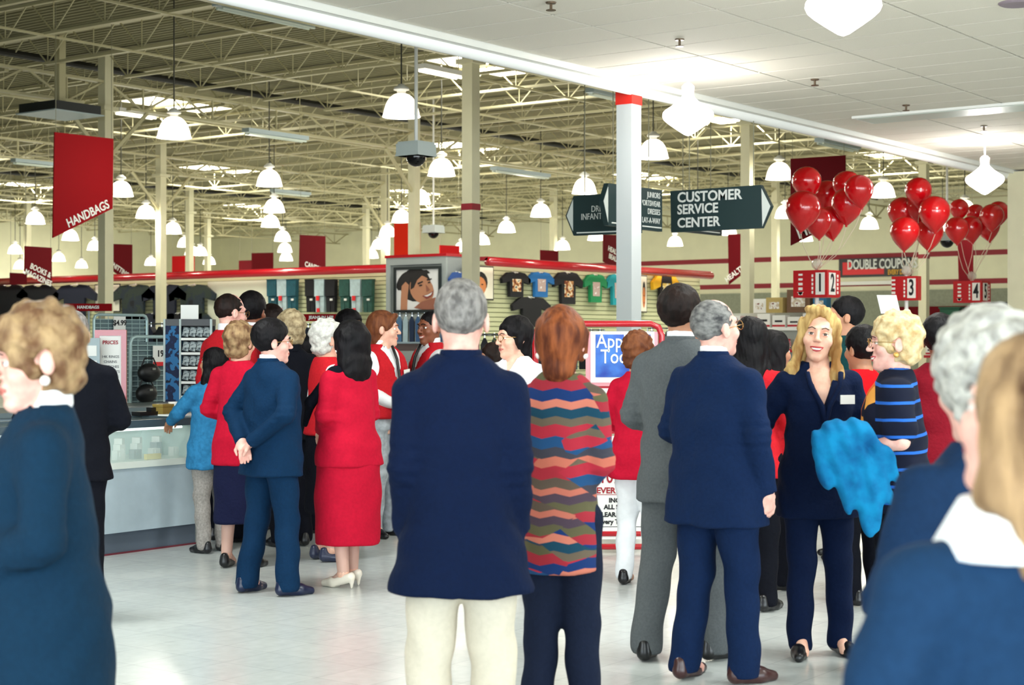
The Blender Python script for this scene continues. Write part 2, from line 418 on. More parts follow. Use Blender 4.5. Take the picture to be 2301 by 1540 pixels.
# recessed troffer, sprinklers, ceiling speaker
p = onz(2140, 250, HC)
e = empty('troffer_light', (p.x, p.y, HC), 0, 'unlit rectangular fluorescent panel recessed in the white ceiling', 'light fixture')
MB().bb(-.30, .30, -1.15, 1.15, -.03, 0).obj('frame', whitem, e); MB().bb(-.26, .26, -1.1, 1.1, -.036, -.031).obj('diffuser', mat('troffer_pale', '#c9d6cc', .4), e)
brass = mat('sprinkler_brass', '#6b5a48', .4, metal=.6)
for x, y in ((1238, 5), (1527, 88), (1831, 178), (2036, 236), (2211, 283)):
    p = onz(x, y, HC)
    e = empty('ceiling_sprinkler', p, 0, 'small pendant sprinkler head under the ceiling tiles', 'sprinkler', 'ceiling sprinkler heads')
    MB().tube((0,0,0), (0,0,-.06), .012, 6).obj('pipe', brass, e)
    MB().lathe([(0,-.06), (.04,-.062), (.042,-.068), (0,-.07)], 10).obj('deflector', brass, e)
    MB().lathe([(0,0), (.045,0), (.04,-.012), (0,-.012)], 12).obj('escutcheon', brass, e)
p = onz(2287, 6, HC)
o = MB().lathe([(0,-.01),(.13,-.02),(.15,-.01),(.155,0),(0,0)], 20).obj('ceiling_speaker', mat('speaker_gray','#8a7d86',.6), None, p); tag(o, 'round grey speaker grille in the ceiling at top right', 'speaker')

# strip fixtures up in the roof
tubelit = mat('tube_lit', '#fffdf0', .4, emit=4, emcol='#fff6dc')
for i, (xa, ya, xb, yb, z, lit) in enumerate(((492,18,708,72,5.9,0),(262,253,350,273,6.0,1),(553,302,688,322,5.6,0),(945,160,1035,180,6.1,1),(1325,212,1405,232,6.0,0),(1842,322,1925,345,5.2,0),(1110,388,1232,402,5.6,0),(612,434,694,444,5.6,0),(1530,252,1590,262,6.0,0),(30,366,118,380,5.8,0))):
    a = onz((xa+xb)/2, (ya+yb)/2, z); b2 = onz(xb, yb, z); v0 = a.y
    # runs along the store's long axis
    t0 = onv(xa, ya, v0); t1 = onv(xb, yb, v0); L = min(abs(t1.x-t0.x), 4.9)
    e = empty('strip_light', (a.x, v0, z), 0, ['largest unlit strip fixture, near the ceiling edge at the top', 'lit strip fixture right of the HANDBAGS banner top', 'unlit strip fixture above the vertical string of lamps', 'lit strip fixture just left of the red-banded column', 'unlit strip fixture left of the white column top', 'unlit strip fixture above the big balloon bunch', 'unlit strip fixture above the lamps right of the red-banded column', 'small unlit strip fixture beside the vertical string of lamps', 'unlit strip fixture behind the middle opal pendant', 'unlit strip fixture at the left edge beside the HANDBAGS banner'][i], 'light fixture')
    MB().bb(-L/2, L/2, -.10, .10, .05, .13).obj('housing', grayl if not lit else whitem, e)
    for s in (-1, 1): MB().tube((-L/2+.04, .055*s, .02), (L/2-.04, .055*s, .02), .02, 8).obj('tube', tubelit if lit else mat('tube_off','#d5dfd2',.3), e)
    for s in (-1, 1): MB().tube((L*.4*s, 0, .13), (L*.4*s, 0, 6.97-z), .008, 4).obj('hanger', steelm, e)
# dark air diffuser boxes
for x, y, w, lab in ((135, 247, 1.0, 'dark square air diffuser hanging at the upper left'), (88, 120, .5, 'dark box hanging high at the upper left')):
    Zb = 29 if w > .9 else 33
    p = at(x, y, Zb)
    e = empty('air_diffuser', p, 0, lab, 'air diffuser')
    MB().bb(-w*.5, w*.5, -w*.5, w*.5, -.08, .08 if w > .9 else .5).obj('box', mat('duct_dark', '#141c20', .5), e)
    MB().bb(-w*.54, w*.54, -w*.54, w*.54, -.10, -.08).obj('rim', grayl, e)
    MB().bb(-.07, .07, -.07, .07, .08, 7.02-p.z).obj('duct', steelm, e)

# camera domes on poles
domeb = mat('dome_black', '#08080c', .12)
for x, y, Zd, lab in ((935, 352, 20, 'white camera housing with a black dome hanging on a white pole'), (974, 524, 37, 'small far camera housing with black dome left of the red-banded column'), (2128, 542, 30, 'camera housing with black dome behind the middle balloons')):
    p = at(x, y, Zd); k = .175 if Zd < 30 else .18
    e = empty('camera_dome', p, 0, lab, 'camera')
    MB().bb(-k, k, -k, k, -.0, .15).bb(-k*.92, k*.92, -k*.92, k*.92, .15, .175).bb(-k*1.04, k*1.04, -k*1.04, k*1.04, 0, .02).obj('housing', mat('housing_gray', '#c4ceca', .5), e)
    MB().ball((0, 0, 0), .125, 20, 12).obj('dome', domeb, e, smooth=True)
    MB().tube((0, 0, .15), (0, 0, 7.02-p.z), .022, 8).obj('pole', whitem, e)
# ================================================================ implicit-surface modelling of people and clothes
import time as _t; TT = {}
def smin(a, b, k):
    h = np.clip(.5+.5*(b-a)/k, 0, 1); return b*(1-h)+a*h-k*h*(1-h)
def smax(a, b, k): return -smin(-a, -b, k)
def cap(P, a, b, ra, rb=None, sy=1.0):
    rb = ra if rb is None else rb
    a = np.asarray(a, float); b = np.asarray(b, float); s = np.array([1, 1/sy, 1]); Q = P*s; a = a*s; b = b*s
    ab = b-a; t = np.clip(((Q-a)@ab)/max(ab@ab, 1e-9), 0, 1)
    return (np.linalg.norm(Q-a-t[:, None]*ab, axis=1)-(ra+(rb-ra)*t))*min(1, sy)
def ell(P, c, r):
    q = P-np.asarray(c, float); r = np.asarray(r, float)
    k0 = np.linalg.norm(q/r, axis=1); k1 = np.linalg.norm(q/(r*r), axis=1)
    return k0*(k0-1)/np.maximum(k1, 1e-9)
def loft(P, prof, p=2.2, twist=0):
    """prof rows: z, rx, ry, cy[, cx]; elliptical section interpolated along z"""
    pr = np.asarray([list(r)+[0]*(5-len(r)) for r in prof], float); pr = pr[np.argsort(pr[:, 0])]
    z = P[:, 2]; f = lambda j: np.interp(z, pr[:, 0], pr[:, j])
    rx, ry, cy, cx = f(1), f(2), f(3), f(4)
    r = (np.abs((P[:, 0]-cx)/rx)**p+np.abs((P[:, 1]-cy)/ry)**p)**(1/p)
    d = (r-1)*np.minimum(rx, ry)*.95
    return smax(d, np.maximum(pr[0, 0]-z, z-pr[-1, 0]), .012)
def wr(P, a, f=55, s=0):
    x, y, z = P.T
    return a*(np.sin(f*z*.8+2.2*np.sin(.35*f*x+s)+1.9*np.sin(.4*f*y+s*2))*.6+np.sin(f*.5*x+2.5*np.sin(.3*f*z+s))*.4)
def curl(P, a, f=120, s=0):
    x, y, z = P.T
    return a*(np.sin(f*x+2*np.sin(f*.6*z+s))*np.sin(f*y+2*np.sin(f*.5*x+s))+np.sin(f*z+1.5*np.sin(f*.7*y)))*.6
def axisgrid(lo, hi, coarse, fines):
    g = [lo]
    while g[-1] < hi:
        x = g[-1]; st = coarse
        for a, b, f in fines:
            if a <= x <= b: st = min(st, f)
            elif x < a < x+st: st = max(f, a-x)
        g.append(x+st)
    return np.array(g)
def polyg(name, fn, mats, step=.014, fines=None, scale=1.0, parent=None, lo=(-.75,-.7,-.02), hi=(.75,.75,1.95), matfn=None):
    t0_ = _t.time()
    """surface-nets polygonisation of fn(P)<0 on a rectilinear grid"""
    lo = np.array(lo, float); hi = np.array(hi, float)
    g = [np.arange(lo[i], hi[i]+.05, .05) for i in range(3)]
    G = np.stack(np.meshgrid(*g, indexing='ij'), -1).reshape(-1, 3); d = fn(G)
    ins = G[d < .05]
    if len(ins) == 0: return None
    lo2 = ins.min(0)-.045; hi2 = ins.max(0)+.045
    fines = fines or []
    ax = [axisgrid(lo2[i], hi2[i], step, [(b[0][i], b[1][i], b[2]) for b in fines]) for i in range(3)]
    n = [len(a) for a in ax]; B = 4
    nb = [(k+B-1)//B+1 for k in n]
    ci = [np.minimum(np.arange(m)*B, k-1) for m, k in zip(nb, n)]
    CG = np.stack(np.meshgrid(ax[0][ci[0]], ax[1][ci[1]], ax[2][ci[2]], indexing='ij'), -1)
    cd = fn(CG.reshape(-1, 3)).reshape(nb)
    # block (i,j,k) spans coarse nodes i..i+1
    sl = [(slice(None, -1), slice(1, None))]*3
    mn = np.full([m-1 for m in nb], 1e9); pos = np.zeros_like(mn, bool); neg = np.zeros_like(mn, bool)
    for a in sl[0]:
        for b in sl[1]:
            for c in sl[2]:
                q = cd[a, b, c]; mn = np.minimum(mn, np.abs(q)); pos |= q > 0; neg |= q <= 0
    dg = [np.diff(ax[i][ci[i]]) for i in range(3)]
    diag = np.sqrt(dg[0][:, None, None]**2+dg[1][None, :, None]**2+dg[2][None, None, :]**2)
    act = (mn < diag*.9) | (pos & neg)
    # node-level arrays
    bi = [np.minimum(np.arange(k)//B, m-2) for k, m in zip(n, nb)]
    Fv = cd[np.ix_(*[np.minimum(np.arange(k)//B, m-1) for k, m in zip(n, nb)])].copy()
    am = act[np.ix_(*bi)]
    # dilate one node so shared faces of blocks are evaluated
    am2 = am.copy()
    for axn in range(3):
        s1 = [slice(None)]*3; s2 = [slice(None)]*3; s1[axn] = slice(1, None); s2[axn] = slice(None, -1)
        t = am2.copy(); t[tuple(s1)] |= am2[tuple(s2)]; t[tuple(s2)] |= am2[tuple(s1)]; am2 = t
    idx = np.argwhere(am2)
    P = np.stack([ax[0][idx[:, 0]], ax[1][idx[:, 1]], ax[2][idx[:, 2]]], 1)
    Fv[idx[:, 0], idx[:, 1], idx[:, 2]] = fn(P)
    S = Fv < 0
    cnt = np.zeros([k-1 for k in n], np.int8)
    for a in (0, 1):
        for b in (0, 1):
            for c in (0, 1):
                cnt += S[a:n[0]-1+a, b:n[1]-1+b, c:n[2]-1+c]
    cells = np.argwhere((cnt > 0) & (cnt < 8))
    if len(cells) == 0: return None
    acc = np.zeros((len(cells), 3)); num = np.zeros(len(cells))
    corners = [(a, b, c) for a in (0, 1) for b in (0, 1) for c in (0, 1)]
    val = {}; posn = {}
    for co in corners:
        I = cells+np.array(co); val[co] = Fv[I[:, 0], I[:, 1], I[:, 2]]
        posn[co] = np.stack([ax[0][I[:, 0]], ax[1][I[:, 1]], ax[2][I[:, 2]]], 1)
    for co in corners:
        for axn in range(3):
            if co[axn] == 0:
                c2 = list(co); c2[axn] = 1; c2 = tuple(c2)
                a, b = val[co], val[c2]; cr = (a < 0) != (b < 0)
                t = np.where(cr, a/np.where(cr, a-b, 1), 0)
                acc += np.where(cr[:, None], posn[co]+t[:, None]*(posn[c2]-posn[co]), 0); num += cr
    V = acc/num[:, None]
    vid = np.full([k-1 for k in n], -1, np.int32); vid[cells[:, 0], cells[:, 1], cells[:, 2]] = np.arange(len(cells))
    quads = []
    for axn in range(3):
        o1, o2 = [(1, 2), (2, 0), (0, 1)][axn]
        s1 = [slice(1, -1)]*3; s2 = [slice(1, -1)]*3
        s1[axn] = slice(0, n[axn]-1); s2[axn] = slice(1, n[axn])
        A, Bq = S[tuple(s1)], S[tuple(s2)]
        E = np.argwhere(A != Bq); E = E+np.array([0 if k == axn else 1 for k in range(3)])
        if len(E) == 0: continue
        flip = S[E[:, 0], E[:, 1], E[:, 2]]
        def vi(da, db):
            I = E.copy(); I[:, o1] -= da; I[:, o2] -= db; return vid[I[:, 0], I[:, 1], I[:, 2]]
        q = np.stack([vi(1, 1), vi(0, 1), vi(0, 0), vi(1, 0)], 1)
        q[~flip] = q[~flip][:, ::-1]
        quads.append(q[(q >= 0).all(1)])
    Q = np.concatenate(quads)
    me = bpy.data.meshes.new(name); me.vertices.add(len(V)); me.vertices.foreach_set('co', (V*scale).astype(np.float32).ravel())
    me.loops.add(len(Q)*4); me.loops.foreach_set('vertex_index', Q.astype(np.int32).ravel())
    me.polygons.add(len(Q)); me.polygons.foreach_set('loop_start', np.arange(0, len(Q)*4, 4, dtype=np.int32))
    me.polygons.foreach_set('loop_total', np.full(len(Q), 4, np.int32))
    if not isinstance(mats, (list, tuple)): mats = [mats]
    for m in mats: me.materials.append(m)
    if matfn is not None:
        me.polygons.foreach_set('material_index', matfn(V[Q].mean(1)).astype(np.int32))
    me.polygons.foreach_set('use_smooth', np.ones(len(Q), bool)); me.update(calc_edges=True); TT[name] = TT.get(name, 0)+_t.time()-t0_; TT[name+'#'] = TT.get(name+'#', 0)+len(Q)
    return link(name, me, parent)

def head_sdf(Q, fem=0, smile=0):
    d = smin(ell(Q, (0, -.012, .035), (.074, .094, .089)), ell(Q, (0, .024, -.045), (.056-.003*fem, .062, .073)), .035)
    d = smin(d, ell(Q, (0, .068, -.098), (.020, .020, .016)), .03)
    for s in (-1, 1):
        d = smin(d, ell(Q, (s*.042, .058, -.022-.0), (.022, .022, .022)), .025)       # cheeks
        d = smin(d, cap(Q, (s*.012, .086, .032), (s*.038, .074, .032), .010-.003*fem), .014)   # brow
        d = smax(d, -ell(Q, (s*.031, .093, .008), (.019, .015, .012)), .012)            # sockets
    d = smin(d, cap(Q, (0, .086, .014), (0, .108, -.022), .008, .011), .010)           # nose
    for s in (-1, 1): d = smin(d, ell(Q, (s*.012, .098, -.026), (.008, .010, .007)), .008)
    d = smin(d, cap(Q, (-.016, .083, -.052), (.016, .083, -.052), .009), .012)
    d = smin(d, cap(Q, (-.013, .081, -.066), (.013, .081, -.066), .009), .010)
    d = smax(d, -cap(Q, (-.024, .088, -.058+.004*smile), (.024, .088, -.058+.004*smile), .0035), .006)
    for s in (-1, 1):
        e = ell(Q, (s*.078, -.012, -.004), (.010, .019, .031)); e = smax(e, -ell(Q, (s*.088, -.006, .0), (.006, .010, .018)), .006)
        d = smin(d, e, .008)
    return d
def near(P, c, r, fn):
    L = np.linalg.norm(P-c, axis=1)-r; m = L < .05; out = L.copy()
    if m.any(): out[m] = fn(P[m])
    return out
def rotm(yaw, pitch, roll=0):
    return np.array((Matrix.Rotation(yaw, 3, 'Z') @ Matrix.Rotation(pitch, 3, 'X') @ Matrix.Rotation(roll, 3, 'Y')))
def hand_sdf(P, w, f, nrm, side=1, curlv=.5):
    f = np.array(f, float); f /= np.linalg.norm(f); nrm = np.array(nrm, float); nrm -= f*(nrm@f); nrm /= np.linalg.norm(nrm)
    t = np.cross(f, nrm)*side; w = np.array(w, float)
    R = np.stack([t, f, nrm], 1); L = (P-w)@R
    d = ell(L, (0, .045, 0), (.042, .056, .017))
    d = smin(d, cap(L, (0, -.02, 0), (0, .02, 0), .024, .024), .02)
    for i, (o, ln) in enumerate(((-.030, .058), (-.010, .072), (.011, .078), (.031, .068))):
        b = np.array([o, .085, .002]); c1, c2 = curlv*.9, curlv*1.7
        m = b+np.array([o*.05, math.cos(c1), math.sin(c1)])*ln*.5; e = m+np.array([0, math.cos(c2), math.sin(c2)])*ln*.5
        d = smin(d, smin(cap(L, b, m, .0098, .009), cap(L, m, e, .009, .0075), .004), .006)
    d = smin(d, smin(cap(L, (.028, .015, .004), (.052, .048, .018), .014, .011), cap(L, (.052, .048, .018), (.050, .082, .026), .0105, .008), .006), .012)
    return d

SKIN = {'fair': mat('skin_fair', '#e8b9a0', .5, noise=.08, nscale=25, col2='#dfa48c'),
        'pink': mat('skin_pink', '#e9b8a8', .5, noise=.08, nscale=25, col2='#db9e90'),
        'tan': mat('skin_tan', '#b57f60', .5, noise=.1, nscale=25), 'brown': mat('skin_brown', '#8a5138', .45, noise=.1, nscale=25)}
eyem = bpy.data.materials.new('eye'); eyem.use_nodes = True
def _eye(m):
    nt = m.node_tree; b = nt.nodes['Principled BSDF']; b.inputs['Roughness'].default_value = .15
    tc = nt.nodes.new('ShaderNodeTexCoord'); sp = nt.nodes.new('ShaderNodeSeparateXYZ'); cr = nt.nodes.new('ShaderNodeValToRGB')
    cr.color_ramp.interpolation = 'CONSTANT'; cr.color_ramp.elements[0].color = lin('#e8e2dc'); cr.color_ramp.elements[0].position = 0
    cr.color_ramp.elements[1].color = lin('#4a3526'); cr.color_ramp.elements[1].position = .78
    e = cr.color_ramp.elements.new(.95); e.color = lin('#0a0808')
    mm = nt.nodes.new('ShaderNodeMath'); mm.operation = 'MULTIPLY'; mm.inputs[1].default_value = 1/.0125
    nt.links.new(tc.outputs['Object'], sp.inputs[0]); nt.links.new(sp.outputs[1], mm.inputs[0]); nt.links.new(mm.outputs[0], cr.inputs[0]); nt.links.new(cr.outputs[0], b.inputs['Base Color'])
_eye(eyem)
EYEM = MB().ball((0,0,0), .0125, 14, 10).mesh('eye', eyem, True)
def _lid(m):
    b = MB().ball((0, 0, 0), .0137, 18, 14); fs = []
    for f in b.f:
        z = sum(b.v[i][2] for i in f)/4
        if z > .0056 or z < -.0062: fs.append(f)
    b.f = fs; b.m = [0]*len(fs); return b.mesh('eyelids', m, True)
LIDM = {k: _lid(m) for k, m in SKIN.items()}
def hairmat(key, c1, c2, sc=30, st=(1, 1, .25)): return mat('hair_'+key, c1, .55, spec=.15, noise=1, nscale=sc, col2=c2, stretch=st, bump=1.0)
HAIR = {'black': hairmat('black', '#070608', '#131013'), 'dark': hairmat('dark', '#120c0a', '#241713'), 'brown': hairmat('brown', '#5a3220', '#7d4a2c'),
        'auburn': hairmat('auburn', '#4e2414', '#8f4e2a'), 'blond': hairmat('blond', '#8a6234', '#d8b878', 20), 'sandy': hairmat('sandy', '#a98c66', '#644630', 22, (1,1,.6)),
        'gray': hairmat('gray', '#5c5856', '#8c8783', 45, (1,1,.6)), 'saltpepper': hairmat('saltpepper', '#39383a', '#84827f', 38, (.6,.6,1)), 'softgray': hairmat('softgray', '#bdbab2', '#8f8c86', 30, (1,1,1)), 'white': hairmat('white', '#dcdad2', '#b5b3ac', 35, (1,1,1)),
        'oldblond': hairmat('oldblond', '#d9c79c', '#b89868', 28, (1,1,1)), 'grayblond': hairmat('grayblond', '#b7a582', '#7d6a4e', 30, (1,1,1)), 'streaked': hairmat('streaked', '#341a0e', '#a98a66', 20, (1,1,.2))}
lipm = mat('lip_red', '#b4232e', .3); lipp = mat('lip_pink', '#b8675c', .4); teethm = mat('teeth', '#f4efe6', .3); browm = mat('brow_dark', '#3a261c', .7)
shirtm = mat('shirt_white', '#e9eaec', .7, bump=.2)
FAB = {}
def fab(key, c, noise=.12, ns=60, bump=.35, rough=.85, col2=None):
    if key not in FAB: FAB[key] = mat('cloth_'+key, c, rough, noise=noise, nscale=ns, bump=bump, spec=.12, col2=col2)
    return FAB[key]
ARMS = {'down': ((.250, -.030, 1.14), (.255, .040, .885)), 'front': ((.265, -.01, 1.14), (.060, .205, 1.03)), 'frontlow': ((.262, -.01, 1.14), (.075, .20, .96)),
        'back': ((.285, -.11, 1.16), (.05, -.20, .985)), 'bent': ((.255, -.03, 1.15), (.19, .215, 1.09)), 'pocket': ((.285, -.06, 1.15), (.215, .09, .94)), 'tight': ((.215, .00, 1.14), (.06, .19, 1.03)), 'side': ((.212, -.045, 1.12), (.19, .06, .90)), 'chest': ((.25, .03, 1.16), (.04, .20, 1.22)),
        'reach': ((.27, .12, 1.20), (.22, .36, 1.12))}
def person(label, x, Z, H, face, skin='fair', fem=0, hair=None, head=(0, 0), top='jacket', topm=None, bottom='trousers', botm=None, arms=('down', 'down'),
           shoe=None, stance=None, fat=1.0, step=.014, shoestyle='flat', collar=None, glasses=0, lips=None, hem=None, scale_w=1.0, earring=None, vest_m=None, tie=None, lean=0, smile=0, skirt_hem=.35, flare=0, group=None, loc=None, neckv=0, tilt=0):
    k = H/1.75
    if loc is None: loc = XY(x, Z)
    a = math.radians(face); dx, dy = FU*math.cos(a)+RU*math.sin(a), FV*math.cos(a)+RV*math.sin(a)
    rz = math.atan2(dy, dx)-PI/2
    HM = HAIR[hair[1]] if hair else None
    w = (.93 if fem else 1.0)*scale_w
    stance = stance or ((-.10, .0, 12), (.10, .0, -12))      # (x, y, toe-out degrees) for left(-x) and right(+x)
    A = [ARMS[q] if isinstance(q, str) else q for q in arms]
    sh = .185*w*(1 if not fem else .92)
    J = []
    for s, (el, wrist) in zip((-1, 1), A):
        J.append((np.array([s*sh, -.01, 1.372]), np.array([s*el[0]*w, el[1], el[2]]), np.array([s*wrist[0], wrist[1], wrist[2]])))
    piv = np.array([0, -.02, 1.52]); R = rotm(math.radians(head[0]), math.radians(head[1]), math.radians(tilt)); hc = piv+R@np.array([0, .02, .089])
    HS = 1.13
    def HQ(P): return (P-hc)@R/HS
    legs = []
    for s, (fx, fy, to) in zip((-1, 1), stance):
        hp = np.array([s*.09*w, -.01, .90]); an = np.array([fx, fy-.02, .09]); kn = (hp+an)/2+np.array([0, .025, 0]); legs.append((hp, kn, an, to))
    f = fat
    def body(P):
        d = loft(P, [(.80, .15*w*f, .10*f, -.01), (.90, .165*w*f, .11*f, -.01), (1.06, .135*w*f, .095*f), (1.2, .15*w*f, .10*f), (1.34, .165*w, .105), (1.43, .13*w, .08, -.01), (1.47, .06, .06, -.015), (1.50, .05, .055, -.02)])
        for (S_, E_, Wr) in J:
            d = smin(d, cap(P, S_, E_, .05, .041), .03); d = smin(d, cap(P, E_, Wr, .040, .027), .015)
        for (hp, kn, an, to) in legs:
            d = smin(d, cap(P, hp, kn, .085*f, .055), .03); d = smin(d, cap(P, kn, an, .054, .036), .02)
            d = smin(d, cap(P, an, an+np.array([0, .09, -.055]), .034, .028), .02)
        d = smin(d, cap(P, (0, -.02, 1.42), piv+R@np.array([0, .0, .05]), .062-.008*fem, .056-.008*fem), .03)
        d = smin(d, near(P, hc, .16, lambda q: head_sdf(HQ(q), fem, smile)*HS), .018)
        for (S_, E_, Wr), s in zip(J, (-1, 1)):
            dr = Wr-E_; dr = dr/np.linalg.norm(dr); nn = np.array([-s, .1, 0.0]) if abs(dr[2]) > .8 else np.array([0, -.6, -.8]) if dr[1] > .3 else np.array([0, .2, -1.0])
            d = smin(d, near(P, Wr+dr*.08, .12, lambda q: hand_sdf(q, Wr, dr+np.array([0, 0, -.25 if abs(dr[2]) < .8 else 0]), nn, s)), .012)
        return d
    hf = .0065 if Z > 6 else .0055
    fines = [(hc-.125, hc+.135, hf if Z < 10.5 else .008)]
    for (S_, E_, Wr) in J:
        dr = Wr-E_; dr = dr/np.linalg.norm(dr); c = Wr+dr*.08; fines.append((c-.09, c+.10, .0065 if Z < 10.5 else .008))
    root = polyg('person', body, SKIN[skin], .022, fines, k)
    root.location = (loc[0], loc[1], 0); root.rotation_euler = (math.radians(-lean), 0, rz)
    tag(root, label, 'person', group)
    def part(name, fn, m, st=None, **kw): return polyg(name, fn, m, st or step, None, k, root, **kw)
    RB = Matrix([list(r) for r in R])
    # ---- face details
    def put(me, name, q, rot=None):
        p = hc+R@np.array(q)*HS; o = link(name, me, root, tuple(p*k), (RB if rot is None else RB @ rot).to_euler(), (k*HS, k*HS, k*HS)); return o
    for s in (-1, 1):
        put(EYEM, 'eye', (s*.031, .0722, .007))
        put(LIDM[skin], 'eyelids', (s*.031, .0722, .007))
    if fem:
        ls = MB()
        for s in (-1, 1): ls.path([(s*.031+.0135*math.cos(t), .0722+.0118*max(.25, math.sin(t)), .007+.0042*math.sin(t)+.0008) for t in [PI*i/8 for i in range(9)]], .0009, 4)
        put(ls.mesh('eyelashes', browm, True), 'eyelashes', (0, 0, 0))
    bw = MB()
    for s in (-1, 1): bw.path([(s*.014, .0965, .028), (s*.03, .0935, .035), (s*.046, .082, .029)], .0032 if not fem else .0022, 5)
    put(bw.mesh('eyebrows', HM if (HM and hair[1] in ('black', 'dark', 'brown', 'gray', 'saltpepper')) else browm, True), 'eyebrows', (0, 0, 0))
    lm = MB(); z0 = -.058
    if smile:
        lm.path([(-.027, .078, z0+.007), (-.014, .0915, z0+.004), (0, .0955, z0+.003), (.014, .0915, z0+.004), (.027, .078, z0+.007)], .0036, 6)
        lm.path([(-.027, .078, z0+.007), (-.015, .087, z0-.009), (0, .091, z0-.0125), (.015, .087, z0-.009), (.027, .078, z0+.007)], .0040, 6)
        tb = MB().path([(-.020, .081, z0+.001), (-.010, .0895, z0-.003), (0, .0925, z0-.004), (.010, .0895, z0-.003), (.020, .081, z0+.001)], .0052, 6)
        put(tb.mesh('teeth', teethm, True), 'teeth', (0, 0, 0))
    else:
        lm.path([(-.024, .083, z0), (-.010, .0925, z0+.003), (0, .094, z0+.002), (.010, .0925, z0+.003), (.024, .083, z0)], .0036, 6)
        lm.path([(-.022, .083, z0-.001), (-.010, .0905, z0-.006), (0, .092, z0-.007), (.010, .0905, z0-.006), (.022, .083, z0-.001)], .004, 6)
    put(lm.mesh('lips', lips or lipp, True), 'lips', (0, 0, 0))
    if glasses:
        gm = MB()
        for s in (-1, 1):
            gm.path([(s*.033+.024*math.cos(t), .108-.006*abs(math.cos(t)+s*.5), .006+.019*math.sin(t)) for t in [2*PI*i/14 for i in range(15)]], .0016, 5)
            gm.path([(s*.057, .102, .010), (s*.078, .05, .010), (s*.081, -.01, .006)], .0016, 5)
        gm.path([(-.010, .109, .010), (0, .112, .013), (.010, .109, .010)], .0016, 5)
        put(gm.mesh('glasses', mat('glasses_gold', '#b08a50', .25, metal=.9), True), 'glasses', (0, 0, 0))
        gl = MB()
        for s in (-1, 1): gl.lathe([(0, 0), (.022, 0)], 16)
    if earring:
        for s in (-1, 1): put(MB().ball((0, 0, 0), .0125, 10, 8).mesh('earring', earring, True), 'earring', (s*.082, .0, -.045))
    # ---- hair
    if hair:
        stl = hair[0]
        def hf_(P):
            Q = HQ(P); y = Q[:, 1]; z = Q[:, 2]
            facecut = ell(Q, (0, .115, -.03), (.067, .075, .092))
            ears = np.minimum(ell(Q, (.085, -.004, -.008), (.024, .022, .036)), ell(Q, (-.085, -.004, -.008), (.024, .022, .036)))
            if stl in ('short', 'thin', 'full', 'flat'):
                g = {'short': 0, 'thin': -.003, 'full': .012, 'flat': .004}[stl]
                d = ell(Q, (0, -.018, .040+g*.5), (.080+g, .099+g, .092+g))
                d = smax(d, -facecut, .01); d = smax(d, (-.072+1.15*np.clip(y+.035, 0, 1))-z, .012); d = np.maximum(d, -ears)
                if stl == 'thin': d = smax(d, -ell(Q, (0, .055, .12), (.045, .07, .045)), .01)
                d += curl(Q, .0022, 190)
            elif stl in ('curly', 'afro', 'bigcurly'):
                g = {'curly': .016, 'afro': .028, 'bigcurly': .030}[stl]
                d = ell(Q, (0, -.020, .034+g*.5), (.080+g, .098+g, .094+g)); d = smin(d, ell(Q, (0, -.05, -.045), (.072+g*.5, .055+g*.5, .05)), .03)
                d = smax(d, -ell(Q, (0, .125, -.035), (.066, .080, .095)), .012); d = smax(d, (-.10+1.0*np.clip(y+.02, 0, 1))-z, .012)
                if stl == 'curly': d = np.maximum(d, -ears)
                d += curl(Q, .0075, 105, 1.0)
            elif stl in ('bob', 'shag', 'bigbob'):
                d = ell(Q, (0, -.022, .040), (.088, .104, .096)); d = smin(d, cap(Q, (0, -.045, .0), (0, -.055, -.075), .080, .056, .9), .03)
                if stl == 'bigbob': d = smin(smin(d, ell(Q, (0, -.03, .03), (.102, .115, .105)), .02), cap(Q, (0, -.045, -.02), (0, -.065, -.135), .106, .114, .7), .03)
                if stl == 'shag': d = smin(d, cap(Q, (0, -.055, -.05), (0, -.060, -.100), .056, .046), .03)
                for s in (-1, 1): d = smin(d, cap(Q, (s*.078, .0, .03), (s*.072, .0, -.055), .022, .016), .02)
                d = smax(d, -ell(Q, (0, .118, -.03), (.064, .078, .088)), .01); d += curl(Q, .003, 80, 2.0)*1.2
            elif stl in ('long', 'longwavy', 'verylong'):
                ln = {'long': .25, 'longwavy': .10, 'verylong': .42}[stl]
                d = ell(Q, (0, -.02, .046), (.090, .106, .098)); d = smin(d, cap(Q, (0, -.05, .0), (0, -.095, -ln), .085, .085, .75), .03)
                for s in (-1, 1): d = smin(d, cap(Q, (s*.076, -.01, .03), (s*.085, -.03, -ln*.8), .026, .030), .025)
                if stl == 'longwavy': d = smin(d, cap(Q, (0, -.07, -.02), (0, -.10, -.12), .105, .095, .8), .03)
                d = smax(d, -ell(Q, (0, .118, -.03), (.064, .080, .092)), .01)
                d += (wr(Q, .004, 70) + .0022*np.sin(330*Q[:, 0]+6*np.sin(12*Q[:, 2])))
            elif stl == 'model':
                d = ell(Q, (0, -.02, .046), (.084, .106, .097)); d = smin(d, ell(Q, (.020, .050, .118), (.060, .045, .024)), .03)
                d = smin(d, cap(Q, (0, -.055, .0), (0, -.085, -.22), .085, .080, .7), .03)
                for s in (-1, 1):
                    d = smin(d, cap(Q, (s*.076, .010, .060), (s*.084, .012, -.07), .020, .021), .025)
                    d = smin(d, cap(Q, (s*.084, .012, -.07), (s*.098, .030, -.165), .021, .031), .02)
                    d = smin(d, cap(Q, (s*.098, .030, -.165), (s*.090, .045, -.215), .031, .018), .02)
                d = smax(d, -ell(Q, (-.004, .118, -.012), (.067, .098, .116)), .008)
                d += .0030*np.sin(260*Q[:, 0]+8*np.sin(14*Q[:, 2]))+wr(Q, .004, 60, 1)
            elif stl == 'middlelong':
